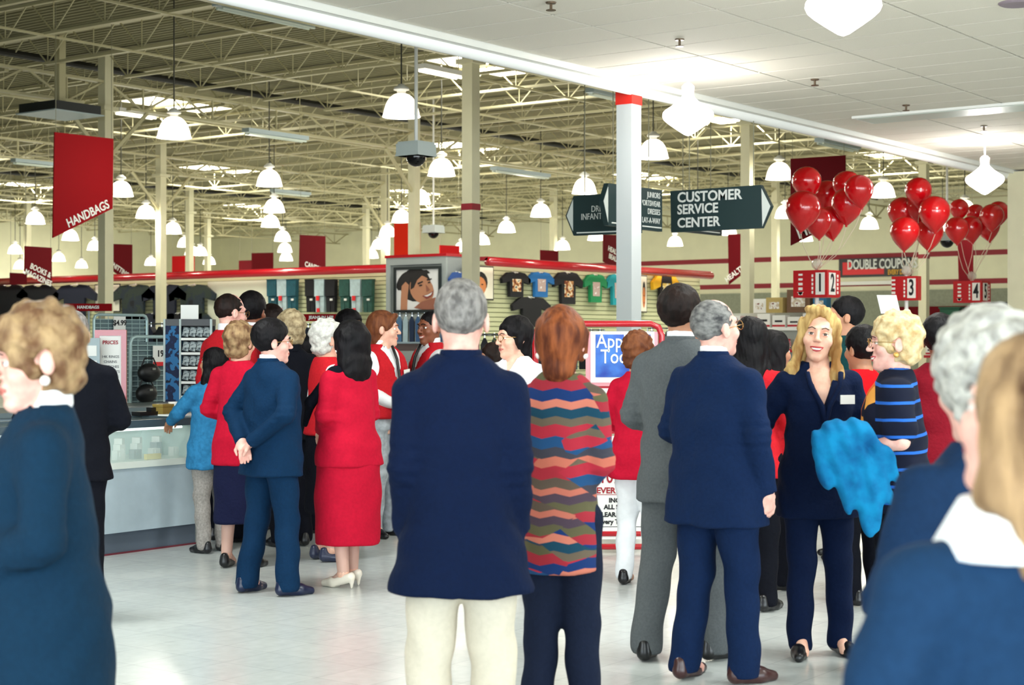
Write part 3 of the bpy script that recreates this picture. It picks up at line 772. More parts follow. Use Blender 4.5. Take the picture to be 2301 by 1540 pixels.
                d = ell(Q, (0, -.020, .044), (.085, .104, .096)); d = smin(d, cap(Q, (0, -.05, .0), (0, -.06, -.06), .075, .06), .03)
                for s in (-1, 1): d = smin(d, cap(Q, (s*.045, .075, .10), (s*.082, .02, .01), .018, .016), .02)
                d = smax(d, -ell(Q, (0, .118, -.028), (.060, .080, .092)), .01); d = np.maximum(d, -ears)
                d += .002*np.sin(260*Q[:, 0]+5*np.sin(20*Q[:, 2]))
            return d*HS
        polyg('hair', hf_, HM, .009 if Z < 10.5 else .011, None, k, root)
    # ---- clothes
    hm = hem if hem is not None else .80
    if top:
        long_sleeve = top not in ('vest', 'tee')
        def torso(P, g=0., hemz=hm, flare=0.):
            if fem: pr = [(hemz, (.205+flare)*w*f+g, (.150+flare*.6)*f+g, -.01), (.93, .200*w*f+g, .150*f+g, -.01), (1.07, .165*w*f+g, .125*f+g), (1.16, .165*w*f+g, .125*f+g), (1.29, .178*w+g, .135+g, .012), (1.38, .172*w+g, .115+g), (1.425, .148*w+g, .094+g, -.01), (1.46, .108+g, .080+g, -.015), (1.495, .070+g, .064+g, -.02)]
            else: pr = [(hemz, (.215+flare)*w*f+g, (.155+flare*.6)*f+g, -.01), (.95, .203*w*f+g, .150*f+g), (1.08, .192*w*f+g, .142*f+g), (1.2, .205*w*f+g, .142*f+g), (1.32, .215*w+g, .135+g), (1.40, .198*w+g, .115+g, -.01), (1.435, .170*w+g, .098+g, -.015), (1.465, .122+g, .084+g, -.02), (1.50, .078+g, .068+g, -.02)]
            pr = [p for p in pr if p[0] >= hemz]
            return loft(P, pr, 2.3)
        def sleeves(P, d, g=0., short=False, cuff=.0):
            for (S_, E_, Wr) in J:
                if short: M_ = S_+(E_-S_)*.72; d = smin(d, cap(P, S_, M_, .072+g, .078+g), .045); continue
                s1 = cap(P, S_, E_, .066+g, .056+g); W2 = E_+(Wr-E_)*(1-cuff); s2 = cap(P, E_, W2, .056+g, .043+g)
                dr = (Wr-E_)/np.linalg.norm(Wr-E_); cutp = ((P-W2)@dr)-.012
                d = smin(d, smin(s1, smax(s2, cutp, .006), .02), .030)
            return d
        def neckcut(P, d, depth=0., r=.064):
            d = smax(d, -cap(P, (0, -.005, 1.475), (0, -.045, 1.60), r, r+.012), .008)
            if depth:   # V at the front
                d = smax(d, -(np.maximum(np.abs(P[:, 0])-(P[:, 2]-depth)*.36, -(P[:, 1]-.045))), .006)
            return d
        if top in ('jacket', 'coat', 'cardigan', 'sweater', 'shirtjacket'):
            amp = .0045 if top != 'sweater' else .003
            def fn(P):
                fl = {'coat': .03, 'sweater': .0}.get(top, .01)+flare
                d = torso(P, .004, hm, fl); d = sleeves(P, d, .004, cuff=.02)
                d += wr(P, amp, 48, x*.01)
                for (S_, E_, Wr) in J: d += .005*np.exp(-((P-E_)**2).sum(1)/.008)*np.sin(140*P[:, 2])
                if top == 'jacket' and not fem: d += .004*np.exp(-(P[:, 0]/.007)**2)*(P[:, 1] < 0)
                return neckcut(P, d, neckv)
            part('sweater' if top == 'sweater' else 'jacket', fn, topm)
            if top == 'jacket' and not neckv:
                part('lapel_collar', lambda P: np.maximum(np.maximum(np.abs(cap(P, (0, -.022, 1.455), (0, -.03, 1.50), .078, .066))-.006, P[:, 2]-1.515), 1.45-P[:, 2])+0*P[:, 0], topm, .008)
        elif top == 'tee':
            def fn(P):
                d = torso(P, .008, hm); d = sleeves(P, d, .004, short=True); d += wr(P, .004, 45, x*.01)
                return neckcut(P, d, neckv)
            part('shirt', fn, topm)
        elif top == 'vest':
            def fn(P):
                d = torso(P, 0, .93); d = sleeves(P, d, -.002, cuff=.0); d += wr(P, .004, 60, x*.01)
                return neckcut(P, d, r=.058)
            part('shirt', fn, topm)
            def fn2(P):
                d = torso(P, .014, .92); d += wr(P, .002, 50)
                for (S_, E_, Wr) in J: d = smax(d, -ell(P, S_+np.array([np.sign(S_[0])*.035, 0, -.03]), (.075, .16, .13)), .015)
                return neckcut(P, d, 1.20)
            part('vest', fn2, vest_m)
        if collar is not None:
            part('shirt_collar', lambda P: np.maximum(np.maximum(np.abs(cap(P, (0, -.022, 1.47), (0, -.025, 1.55), .062, .056))-.006, P[:, 2]-1.532-.12*np.clip(-P[:, 1], 0, 1)), 1.46-P[:, 2]), collar, .0075)
        if tie is not None:
            link('tie', MB().path([(0, .085, 1.485), (0, .135, 1.38), (0, .168, 1.20), (0, .165, 1.05)], .012, 6).mesh('tie', tie, True), root, None, None, (k, k, k))
    if bottom in ('trousers', 'jeans'):
        def fn(P):
            d = loft(P, [(.84, .182*w*f, .135*f, -.01), (.92, .186*w*f, .135*f, -.01), (1.02, .158*w*f, .115*f), (1.06, .15*w*f, .11*f)], 2.2)
            g = 0 if not fem else -.008
            for (hp, kn, an, to) in legs:
                a2 = np.array([an[0], an[1]-.008, .062]); u = cap(P, hp, kn, .108*f+g, .080+g); l = cap(P, kn, a2, .080+g, .073+g*1.4)
                d = smin(d, smin(u, l, .02), .03)
            d += wr(P, .006, 38, x*.02)
            return smax(d, .030-P[:, 2], .006)
        part('trousers', fn, botm)
    elif bottom == 'skirt':
        part('skirt', lambda P: loft(P, [(skirt_hem, .195*w*f, .165*f, .0), (.6, .205*w*f, .165*f), (.9, .200*w*f, .150*f, -.01), (1.02, .158*w*f, .12*f), (1.07, .145*w*f, .11*f)], 2.2)+wr(P, .005, 30, x), botm)
        part('stockings', lambda P: np.minimum.reduce([smin(cap(P, hp, kn, .088, .058), cap(P, kn, an, .057, .039), .02) for (hp, kn, an, to) in legs]+[cap(P, an, an+np.array([0, .09, -.058]), .037, .031) for (hp, kn, an, to) in legs]), mat('stocking', '#c9a090', .5) if shoestyle != 'x' else botm, .012)
    # ---- shoes
    for (hp, kn, an, to) in legs:
        t = math.radians(to); fd = np.array([math.sin(-t) if False else math.sin(t)*-1*np.sign(an[0])*-1, math.cos(t), 0]); fd[0] = math.sin(math.radians(-to)); fd /= np.linalg.norm(fd)
        base = np.array([an[0], an[1], 0]); hh = .055 if shoestyle == 'heel' else .02
        def fs(P):
            h0 = base-fd*.055+np.array([0, 0, hh+.022]); t0 = base+fd*.075+np.array([0, 0, .032]); t1 = base+fd*.155+np.array([0, 0, .022])
            d = smin(cap(P, h0, t0, .034, .042), cap(P, t0, t1, .040, .026), .02)
            if shoestyle != 'heel': d = smin(d, cap(P, h0, h0+np.array([0, 0, .04]), .033, .031), .02); d = np.maximum(d, .001-P[:, 2])
            else:
                d = smax(d, -cap(P, base-fd*.03+np.array([0, 0, hh+.07]), base+fd*.06+np.array([0, 0, .09]), .034, .036), .006)
                d = np.minimum(d, cap(P, base-fd*.07+np.array([0, 0, hh]), base-fd*.066+np.array([0, 0, .004]), .016, .009)); d = np.maximum(d, .001-P[:, 2])
                slope = P@fd-base@fd; d = smax(d, -(np.maximum(np.maximum(P[:, 2]-(.036-.4*slope)*.6, slope-.05), -.052-slope)), .004)
            return d
        polyg('shoe', fs, shoe or mat('shoe_black', '#0c0c10', .3), .0095 if Z < 10.6 else .013, None, k, root)
    return root, k, hc, R
# ================================================================ the people
navy = fab('navy', '#0b1f40'); navyd = fab('navy_deep', '#071634'); teal = fab('navy_teal', '#092a48'); blackc = fab('black', '#0b0d16'); char = fab('charcoal', '#5a5e60', .15, 90)
redc = fab('red_wool', '#bc1230', .12, 50, .3); redk = fab('red_knit', '#c4202a'); khaki = fab('khaki', '#cfc6b4', .06, 50, .2); denim = fab('denim', '#2f78a6', .25, 40); palejean = fab('pale_jean', '#b6bec4', .35, 22)
whitec = fab('white_cotton', '#e4e6e8', .05, 30, .2); gpants = fab('speckled_gray', '#9c9690', .3, 70); skirtn = fab('navy_skirt', '#161a38'); greens = fab('dark_green', '#0c3a3c'); dgreen = fab('bottle_green', '#20403c')
shoeb = mat('shoe_black', '#0c0c10', .3); shoew = mat('shoe_cream', '#e6ddcd', .45); shoebr = mat('shoe_brown', '#3a2020', .3)
pearl = mat('pearl', '#f4ece2', .2); goldear = mat('gold_earring', '#e0b060', .3, metal=.5)
def striped(name, stops, scale, zig=.0, sc2=6, coord='Z', front=False):
    m = bpy.data.materials.new(name); m.use_nodes = True; nt = m.node_tree; b = nt.nodes['Principled BSDF']; b.inputs['Roughness'].default_value = .9
    b.inputs['Specular IOR Level'].default_value = .2
    tc = nt.nodes.new('ShaderNodeTexCoord'); sp = nt.nodes.new('ShaderNodeSeparateXYZ'); nt.links.new(tc.outputs['Object'], sp.inputs[0])
    def M(op, a, b2=None):
        n = nt.nodes.new('ShaderNodeMath'); n.operation = op
        for i, q in enumerate((a, b2)):
            if q is None: continue
            if isinstance(q, (int, float)): n.inputs[i].default_value = q
            else: nt.links.new(q, n.inputs[i])
        return n.outputs[0]
    z = sp.outputs[coord]
    if zig < 0:
        mp = nt.nodes.new('ShaderNodeMapping'); mp.inputs['Scale'].default_value = (6, 3, 10); vz = nt.nodes.new('ShaderNodeTexVoronoi'); vz.inputs['Scale'].default_value = 1
        nt.links.new(tc.outputs['Object'], mp.inputs[0]); nt.links.new(mp.outputs[0], vz.inputs['Vector']); s3 = nt.nodes.new('ShaderNodeSeparateXYZ'); nt.links.new(vz.outputs['Color'], s3.inputs[0])
        z = M('ADD', z, M('MULTIPLY', M('GREATER_THAN', s3.outputs['X'], .55), M('MULTIPLY', s3.outputs['Y'], -zig)))
        z = M('ADD', z, M('MULTIPLY', M('PINGPONG', M('MULTIPLY', sp.outputs['X'], 9), .5), .025))
    elif zig:
        vz = nt.nodes.new('ShaderNodeTexVoronoi'); vz.inputs['Scale'].default_value = sc2; nt.links.new(tc.outputs['Object'], vz.inputs['Vector'])
        tri = M('PINGPONG', M('MULTIPLY', sp.outputs['X'], sc2), .5)
        z = M('ADD', z, M('MULTIPLY', M('ADD', tri, M('MULTIPLY', vz.outputs['Distance'], .8)), zig))
    fac = M('FRACT', M('MULTIPLY', z, scale))
    cr = nt.nodes.new('ShaderNodeValToRGB'); cr.color_ramp.interpolation = 'CONSTANT'
    el = cr.color_ramp.elements
    while len(el) > 1: el.remove(el[-1])
    el[0].position = 0; el[0].color = lin(stops[0][1])
    for p, c in stops[1:]: e = el.new(p); e.color = lin(c)
    nt.links.new(fac, cr.inputs[0]); nt.links.new(cr.outputs[0], b.inputs['Base Color'])
    if front:       # orange and gold motif knitted into the front
        vz = nt.nodes.new('ShaderNodeTexVoronoi'); vz.inputs['Scale'].default_value = 9; nt.links.new(tc.outputs['Object'], vz.inputs['Vector']); s3 = nt.nodes.new('ShaderNodeSeparateXYZ'); nt.links.new(vz.outputs['Color'], s3.inputs[0])
        c2 = nt.nodes.new('ShaderNodeValToRGB'); c2.color_ramp.interpolation = 'CONSTANT'; q = c2.color_ramp.elements; q[0].color = lin('#d86a28'); q[1].position = .4; q[1].color = lin('#101428'); e = q.new(.7); e.color = lin('#e8a048'); nt.links.new(s3.outputs['X'], c2.inputs[0])
        msk = M('MULTIPLY', M('GREATER_THAN', sp.outputs['Y'], .085), M('GREATER_THAN', sp.outputs['Z'], 1.02)); mx = nt.nodes.new('ShaderNodeMix'); mx.data_type = 'RGBA'
        nt.links.new(msk, mx.inputs[0]); nt.links.new(cr.outputs[0], mx.inputs[6]); nt.links.new(c2.outputs[0], mx.inputs[7]); nt.links.new(mx.outputs[2], b.inputs['Base Color'])
    return m
knit = striped('patterned_knit', [(0, '#54483e'), (.07, '#9a2834'), (.16, '#b86654'), (.23, '#3c3a44'), (.30, '#1e4670'), (.38, '#a42838'), (.47, '#605446'), (.53, '#143c50'), (.60, '#bc6e5c'), (.66, '#142f62'), (.74, '#942834'), (.82, '#56523a'), (.89, '#463844'), (.95, '#b06454')], 2.0, -.16, 7)
bluestripe = striped('blue_striped_knit', [(0, '#0c1226'), (.62, '#2560b8'), (.80, '#0c1226')], 13, .02, 3, front=True)
person('person in dark teal coat with short sandy hair, blurred at the left edge', 90, 4.2, 1.63, -105, 'pink', 1, ('curly', 'sandy'), (12, -8), 'coat', fab('coat_teal', '#0c2a40'), 'trousers', blackc, ('front', 'front'), fat=1.2, hem=.42, collar=shirtm, step=.016, earring=pearl, scale_w=1.0)
person('grey-haired person in black jacket, mostly hidden behind the teal coat at left', 162, 9.0, 1.71, -20, 'fair', 0, ('short', 'gray'), (0, 0), 'jacket', blackc, 'trousers', blackc, ('front', 'front'), shoe=shoew, collar=shirtm)
person('bald-browed man in red sweater and white collar, glasses, at the back left', 516, 12.6, 1.91, 40, 'pink', 0, ('thin', 'dark'), (-10, -4), 'sweater', redk, 'trousers', blackc, ('front', 'front'), collar=shirtm, glasses=1)
person('person with round black hair seen from behind, beside the red-sweatered man', 568, 13.4, 1.93, 15, 'brown', 0, ('full', 'black'), (0, 0), 'jacket', fab('dull_red', '#a01824'), 'trousers', blackc, ('front', 'front'), collar=shirtm)
person('dark-haired person half hidden behind the curly blond head', 606, 14.3, 1.86, -50, 'fair', 0, ('flat', 'dark'), (0, 0), 'jacket', blackc, 'trousers', blackc, ('down', 'down'))
person('person with curly ash-blond hair behind the navy-suited man', 652, 12.3, 1.76, -30, 'fair', 1, ('curly', 'grayblond'), (0, 0), 'jacket', blackc, 'trousers', blackc, ('front', 'front'))
person('woman in red cardigan and navy skirt with blond curls, seen from behind', 540, 11.15, 1.66, 18, 'fair', 1, ('curly', 'sandy'), (-8, 0), 'cardigan', redc, 'skirt', skirtn, ('front', 'front'), hem=.74, fat=1.02, skirt_hem=.32, shoe=shoeb)
person('young person in blue denim shirt and grey speckled trousers at the counter', 476, 11.95, 1.49, -35, 'tan', 1, ('long', 'black'), (20, 12), 'shirtjacket', denim, 'trousers', gpants, ('reach', 'front'), hem=.72, fat=1.12, shoe=shoeb, stance=((-.10, -.03, 15), (.11, .04, -10)))
person('man in dark navy suit with hands clasped behind his back, glasses', 612, 10.0, 1.665, 45, 'pink', 0, ('full', 'black'), (-22, 0), 'jacket', teal, 'trousers', teal, ('back', 'back'), collar=shirtm, glasses=1, hem=.76, stance=((-.16, -.06, 12), (.16, .03, -12)), shoe=mat('shoe_navy', '#101c3a', .3), fat=1.05, step=.012)
person('small person in dark beret and coat behind the navy-suited man', 700, 13.2, 1.58, 60, 'tan', 1, ('full', 'black'), (0, 0), 'jacket', fab('night_blue', '#10182e'), 'trousers', blackc, ('front', 'front'), shoe=shoeb)
person('white-haired person in red vest and white shirt behind the dark bob', 738, 11.5, 1.68, 60, 'fair', 1, ('curly', 'white'), (0, 0), 'vest', shirtm, 'skirt', blackc, ('front', 'front'), vest_m=redk, shoe=mat('shoe_slate', '#2a3048', .3))
redlady = person('woman in long red skirt suit with dark bobbed hair and white pumps', 782, 10.3, 1.665, -50, 'fair', 1, ('bigbob', 'black'), (-6, 4), 'cardigan', redc, 'skirt', redc, ('tight', 'tight'), hem=.80, fat=1.16, skirt_hem=.28, shoe=shoew, shoestyle='heel', stance=((-.08, -.02, 8), (.07, .05, -8)), step=.012, earring=whitem, scale_w=1.05)
vestman = person('young man in red vest, white shirt and pale jeans holding a white paper', 862, 12.9, 1.775, 125, 'fair', 0, ('middlelong', 'brown'), (35, 0), 'vest', shirtm, 'trousers', palejean, ('front', 'front'), vest_m=redk, collar=shirtm, tie=blackm, shoe=shoeb, fat=.95)
person('dark-haired man whose forehead shows between the white hair and the young man', 785, 14.2, 1.80, 150, 'tan', 0, ('full', 'black'), (30, 0), 'jacket', blackc, 'trousers', blackc, ('down', 'down'))
person('smiling man in red vest, white collar and tie left of the blazer', 966, 13.6, 1.79, -118, 'brown', 0, ('short', 'black'), (15, 0), 'vest', shirtm, 'trousers', blackc, ('front', 'front'), vest_m=redk, collar=shirtm, tie=blackm, smile=1)
person('woman in white top with floral sleeve and glasses, facing left', 1158, 10.4, 1.70, -150, 'fair', 1, ('bob', 'black'), (-32, -3), 'tee', fab('floral_white', '#eceaf0', .1, 12, .1), 'trousers', skirtn, ('front', 'front'), glasses=1, fat=1.1, neckv=1.36)
person('small person in dark green jacket peeking left of the white-topped woman', 1106, 11.6, 1.53, -130, 'tan', 1, ('bob', 'dark'), (-20, 0), 'jacket', dgreen, 'trousers', blackc, ('down', 'down'))
person('tall man in navy blazer and khaki trousers with grey hair, centre, back to camera', 1036, 5.6, 1.755, 0, 'pink', 0, ('short', 'gray'), (0, 0), 'jacket', navyd, 'trousers', khaki, ('side', 'side'), hem=.69, fat=1.02, step=.010, scale_w=.88, flare=.055, stance=((-.13, 0, 12), (.13, 0, -12)))
person('woman in multicoloured patterned sweater and dark slacks with auburn hair', 1262, 6.25, 1.675, 12, 'pink', 1, ('shag', 'auburn'), (0, 0), 'sweater', knit, 'trousers', fab('slacks_navy', '#141c30'), ('tight', 'tight'), hem=.70, fat=1.05, step=.011, earring=pearl, scale_w=.76)
person('woman in red jacket and white trousers, partly hidden by the grey suit', 1436, 10.4, 1.59, 32, 'fair', 1, ('curly', 'brown'), (0, 0), 'cardigan', redc, 'trousers', whitec, ('front', 'front'), hem=.74, fat=1.08, shoe=shoeb, stance=((-.09, -.03, 20), (.08, .04, -20)))
person('tall man in grey suit with dark hair, left of the navy-suited older man', 1534, 7.95, 1.815, 30, 'tan', 0, ('flat', 'dark'), (-15, 6), 'jacket', char, 'trousers', char, ('front', 'front'), collar=shirtm, hem=.74, step=.012, stance=((-.14, -.08, 15), (.14, .08, -15)), fat=1.02, scale_w=.95)
person('older man in navy suit with greying hair, glasses and brown shoes', 1612, 7.45, 1.735, 48, 'pink', 0, ('thin', 'saltpepper'), (-8, 8), 'jacket', navy, 'trousers', navy, ('front', 'down'), collar=shirtm, glasses=1, hem=.72, step=.010, shoe=shoebr, stance=((-.13, -.05, 14), (.14, .05, -14)), fat=1.12, scale_w=1.04)
person('woman with long black hair in red jacket between the older man and the blonde', 1690, 9.4, 1.67, 25, 'tan', 1, ('verylong', 'black'), (0, 0), 'cardigan', redk, 'trousers', blackc, ('front', 'front'), shoe=shoeb)
person('dark-haired person in red behind the blonde woman\'s right shoulder', 1742, 10.2, 1.60, 60, 'tan', 1, ('long', 'black'), (0, 0), 'cardigan', redk, 'trousers', blackc, ('front', 'front'), shoe=shoeb)
blonde = person('smiling blonde woman in navy trouser suit with red lipstick', 1838, 8.05, 1.70, 178, 'fair', 1, ('model', 'blond'), (-15, 6), 'jacket', navyd, 'trousers', navyd, ('down', ((.30, -.08, 1.16), (.42, -.04, .98))), hem=.70, neckv=1.25, step=.010, lips=lipm, smile=1, earring=pearl, fat=1.02, stance=((-.12, .0, 14), (.10, .06, -14)), tilt=-6, scale_w=1.02)
person('man in dark green shirt with black hair behind the blonde woman, in profile', 1893, 11.6, 1.855, -85, 'tan', 0, ('flat', 'black'), (0, 6), 'tee', greens, 'trousers', blackc, ('down', 'down'))
person('broad person in bright red sweater behind the blonde and the older woman', 1935, 9.6, 1.62, -30, 'tan', 1, ('full', 'black'), (0, 0), 'sweater', fab('bright_red', '#d8121c'), 'trousers', blackc, ('front', 'front'), fat=1.3, scale_w=1.2, shoe=shoeb)
person('older woman with curly blond hair, glasses and blue-striped top, in profile', 2008, 7.6, 1.665, -78, 'pink', 1, ('curly', 'oldblond'), (6, 0), 'tee', bluestripe, 'trousers', blackc, ('bent', 'bent'), glasses=1, earring=goldear, fat=1.22, step=.010, smile=1, lips=mat('lip_rose', '#b03c44', .4), scale_w=1.05)
person('person with black hair bun in a dark red dress behind the striped top', 2112, 9.2, 1.68, 20, 'brown', 1, ('full', 'black'), (0, 0), 'cardigan', fab('wine', '#7c1020'), 'trousers', blackc, ('front', 'front'), fat=1.1)
person('grey curly-haired person in dark navy coat in the right foreground', 2212, 3.4, 1.575, -20, 'pink', 1, ('bigcurly', 'softgray'), (0, 0), 'coat', fab('coat_slate', '#122a48'), 'trousers', blackc, ('front', 'front'), fat=1.2, hem=.5, step=.014, scale_w=1.05)
sailor = person('long brown-haired person in navy coat with white collar, blurred at the right edge', 2300, 2.25, 1.555, -15, 'pink', 1, ('longwavy', 'streaked'), (18, 14), 'coat', fab('coat_blue', '#14304e'), 'trousers', blackc, ('front', 'front'), fat=1.1, hem=.6, step=.012, scale_w=1.12)
# ================================================================ department block: rail, display walls, tower
RL = mat('rail_red', '#b01220', .22, coat=.5)
slatm = mat('slatwall_cream', '#cfd3a8', .6); darkst = mat('fixture_gray', '#7d8486', .5)
strip = mat('cove_tube', '#fffef4', .4, emit=7, emcol='#fffbe6')
def display_wall(name, label, axis, c, a, b, z1=3.12):
    """slatted display wall in the plane axis=c from a to b"""
    e = empty(name, (0, 0, 0), 0, label, 'display wall')
    def bb(mb, n0, n1, s0, s1, z0, z1):
        return mb.bb(n0, n1, s0, s1, z0, z1) if axis == 'u' else mb.bb(s0, s1, n0, n1, z0, z1)
    bb(MB(), c, c+.10, a, b, 0, z1+.1).obj('backing_board', mat('backing_olive', '#8c9070', .8), e)
    m = bb(MB(), c-.02, c, a, b, 0, .085).mesh('slat', slatm)
    for k in range(int(z1/.104)): link('slat', m, e, (0, 0, .10+k*.104))
    p0, p1 = ((c-.36, a, 3.27), (c-.36, b, 3.27)) if axis == 'u' else ((a, c-.36, 3.27), (b, c-.36, 3.27))
    MB().tube(p0, p1, .095, 14).obj('red_rail', RL, e, smooth=True)
    bb(MB(), c-.36, c+.10, a, b, 3.30, 3.38).obj('canopy', mat('canopy_red', '#8e0f1c', .4), e)
    p0, p1 = ((c-.24, a+.1, 3.22), (c-.24, b-.1, 3.22)) if axis == 'u' else ((a+.1, c-.24, 3.22), (b-.1, c-.24, 3.22))
    MB().tube(p0, p1, .02, 6).obj('cove_tube', strip, e)
    return e
display_wall('display_wall', 'long display wall with red rail left of the poster tower, dark sweatshirts and jeans on it', 'u', 30.1, 23.7, 47)
display_wall('display_wall', 'display wall with red rail right of the poster tower, T-shirts on it', 'v', 22.0, 28.3, 38.1)
# recess with pale panel between sweatshirts and jeans
pA, pB = onu(610, 650, 30.0), onu(468, 650, 30.0)
tag(MB().bb(29.98, 30.06, pA.y, pB.y, .2, 3.1).obj('pale_panel', mat('pale_panel', '#dfe2cc', .6)), 'plain pale panel between the dark sweatshirts and the jeans', 'panel')
def facing(name, label, cat, face, p, group=None):
    """frame with local x = reading direction, -y = towards the viewer"""
    rz = {'u': -PI/2, 'v': 0, 'c': math.atan2(RV, RU)}[face]
    return empty(name, p, rz, label, cat, group)
def onp(face, px, py, c): return onu(px, py, c) if face == 'u' else onv(px, py, c)
def hpos(face, p, q):       # local x of q relative to p
    return -(q.y-p.y) if face == 'u' else (q.x-p.x)
def art(parent, name, w, h, layers, y=0, bg=None):
    """flat printed picture: coloured shapes laid on a sheet; coordinates 0..1"""
    mb = MB(); mats = []
    mb.prism([(-w/2, 0), (w/2, 0), (w/2, h), (-w/2, h)], y, y+.006); mats.append(bg or whitem)
    for i, (pts, m) in enumerate(layers):
        if m not in mats: mats.append(m)
        mb.mi = mats.index(m)
        mb.prism([((px-.5)*w, pz*h) for px, pz in pts], y-.0015*(i+1), y-.0015*i)
    return mb.obj(name, mats, parent)
def blob(cx, cz, rx, rz, n=14, rot=0):
    return [(cx+rx*math.cos(t)*math.cos(rot)-rz*math.sin(t)*math.sin(rot), cz+rx*math.cos(t)*math.sin(rot)+rz*math.sin(t)*math.cos(rot)) for t in [2*PI*i/n for i in range(n)]]
pskin = mat('print_skin', '#b07a5c', .6); pskin2 = mat('print_skin_shade', '#8c5644', .6); phair = mat('print_hair', '#141012', .6); plip = mat('print_lip', '#7e3434', .6); pwhite = mat('print_white', '#d9dadc', .6); porange = mat('print_orange', '#d08048', .6)
# poster tower
tw = MB(); x0, x1, y0, y1 = 27.3, 28.2, 22.0, 23.7
e = empty('poster_tower', (0, 0, 0), 0, 'grey square tower at the corner of the red-railed block with a portrait poster', 'display tower')
MB().bb(x0+.05, x1, y0, y1, 0, 3.36).obj('body', mat('tower_gray', '#8b9292', .55), e)
MB().bb(x0, x0+.05, y0, y0+.12, 0, 3.36).bb(x0, x0+.05, y1-.12, y1, 0, 3.36).bb(x0, x0+.05, y0+.12, y1-.12, 3.2, 3.36).bb(x0, x0+.05, y0+.12, y1-.12, 2.02, 2.12).obj('face_frame', mat('tower_trim', '#9aa2a2', .5), e)
MB().bb(x0-.02, x1+.02, y0-.02, y1+.02, 3.36, 3.42).obj('red_cap', RL, e)
q = onu(938, 650, 27.26); a_, b_ = onu(890, 697, 27.26), onu(986, 604, 27.26); w = a_.y-b_.y; h = b_.z-a_.z
f = facing('portrait_poster', 'framed portrait poster of a smiling dark-haired man with a hand on his head', 'poster', 'u', (27.27, (a_.y+b_.y)/2, a_.z))
art(f, 'print', w, h, [
 (blob(.45, .62, .36, .42, 18), phair), (blob(.17, .72, .13, .26, 12, -.5), phair),
 ([(.10, 0), (.26, 0), (.27, .35), (.30, .62), (.22, .70), (.13, .60), (.11, .3)], pskin),
 (blob(.60, .50, .27, .36, 18, .35), pskin), ([(.42, .05), (.62, .0), (.95, .0), (.93, .3), (.6, .2)], pskin2),
 ([(.36, .86), (.5, .97), (.72, .98), (.8, .9), (.62, .86), (.5, .74), (.42, .55), (.34, .5)], phair),
 ([(.50, .66), (.62, .71), (.64, .68), (.52, .62)], phair), ([(.72, .75), (.84, .77), (.84, .74), (.73, .71)], phair),
 (blob(.58, .60, .045, .02, 8, .3), phair), (blob(.78, .67, .035, .018, 8, .3), phair),
 ([(.70, .62), (.80, .48), (.72, .44)], pskin2), ([(.62, .34), (.74, .37), (.88, .46), (.84, .33), (.72, .26)], plip), ([(.66, .34), (.76, .37), (.86, .43), (.82, .36), (.74, .32)], pwhite)], 0, pwhite)
MB().bb(-w/2-.06, -w/2, -.03, .01, -.06, h+.06).bb(w/2, w/2+.06, -.03, .01, -.06, h+.06).bb(-w/2, w/2, -.03, .01, -.06, 0).bb(-w/2, w/2, -.03, .01, h, h+.06).obj('frame', mat('frame_dark', '#1b2426', .4), f)
def wall_poster(face, c, xa, xb, ya, yb, label, hairside=1):
    a_, b_ = onp(face, xa, yb, c), onp(face, xb, ya, c); w = abs(hpos(face, a_, b_)); h = b_.z-a_.z
    f = facing('wall_poster', label, 'poster', face, ((a_.x+b_.x)/2, (a_.y+b_.y)/2, a_.z))
    art(f, 'print', w, h, [(blob(.55, .52, .26, .34), phair), (blob(.52, .40, .24, .30), porange), (blob(.44, .45, .04, .02, 8), phair), (blob(.62, .45, .04, .02, 8), phair), (blob(.53, .25, .08, .03, 8), plip)], 0, mat('print_cream', '#f2eeda', .6))
    MB().bb(-w/2-.03, w/2+.03, .007, .02, -.03, h+.03).obj('backing', blackm, f)
wall_poster('u', 29.95, 214, 268, 640, 700, 'pale poster with a face hung among the dark sweatshirts')
wall_poster('v', 21.88, 1042, 1108, 602, 670, 'pale poster with an orange-lit face left of the T-shirts')
wall_poster('v', 21.88, 1440, 1453, 622, 700, 'narrow pale poster beside the yellow-sleeved shirt')

# garments
def tee_pts(w, h, sl=.34):
    return [(-.24*w, 0), (.24*w, 0), (.25*w, h*.62), (.50*w, h*.52), (.52*w, h*.72), (.30*w, h*.97), (.12*w, h), (.06*w, h*.94), (-.06*w, h*.94), (-.12*w, h), (-.30*w, h*.97), (-.52*w, h*.72), (-.50*w, h*.52), (-.25*w, h*.62)]
def multi(name, cols, sc):
    m = bpy.data.materials.new(name); m.use_nodes = True; nt = m.node_tree; b = nt.nodes['Principled BSDF']; b.inputs['Roughness'].default_value = .8
    tc = nt.nodes.new('ShaderNodeTexCoord'); nz = nt.nodes.new('ShaderNodeTexNoise'); nz.inputs['Scale'].default_value = sc; nz.inputs['Detail'].default_value = 3
    cr = nt.nodes.new('ShaderNodeValToRGB'); cr.color_ramp.interpolation = 'CONSTANT'; el = cr.color_ramp.elements
    while len(el) > 1: el.remove(el[-1])
    el[0].position = 0; el[0].color = lin(cols[0])
    for i, c in enumerate(cols[1:]): e = el.new(.36+.28*i/max(1, len(cols)-2)); e.color = lin(c)
    nt.links.new(tc.outputs['Object'], nz.inputs['Vector']); nt.links.new(nz.outputs[0], cr.inputs[0]); nt.links.new(cr.outputs[0], b.inputs['Base Color'])
    return m
prt = multi('shirt_print_warm', ['#101014', '#7a3a20', '#d8a060', '#f0e8d0', '#30484c'], 9); prb = multi('shirt_print_pale', ['#e8ecf0', '#c8b0a8', '#f4f4f4'], 9); pry = multi('shirt_print_gold', ['#14121a', '#e8c860', '#f4ecc8', '#14121a'], 8)
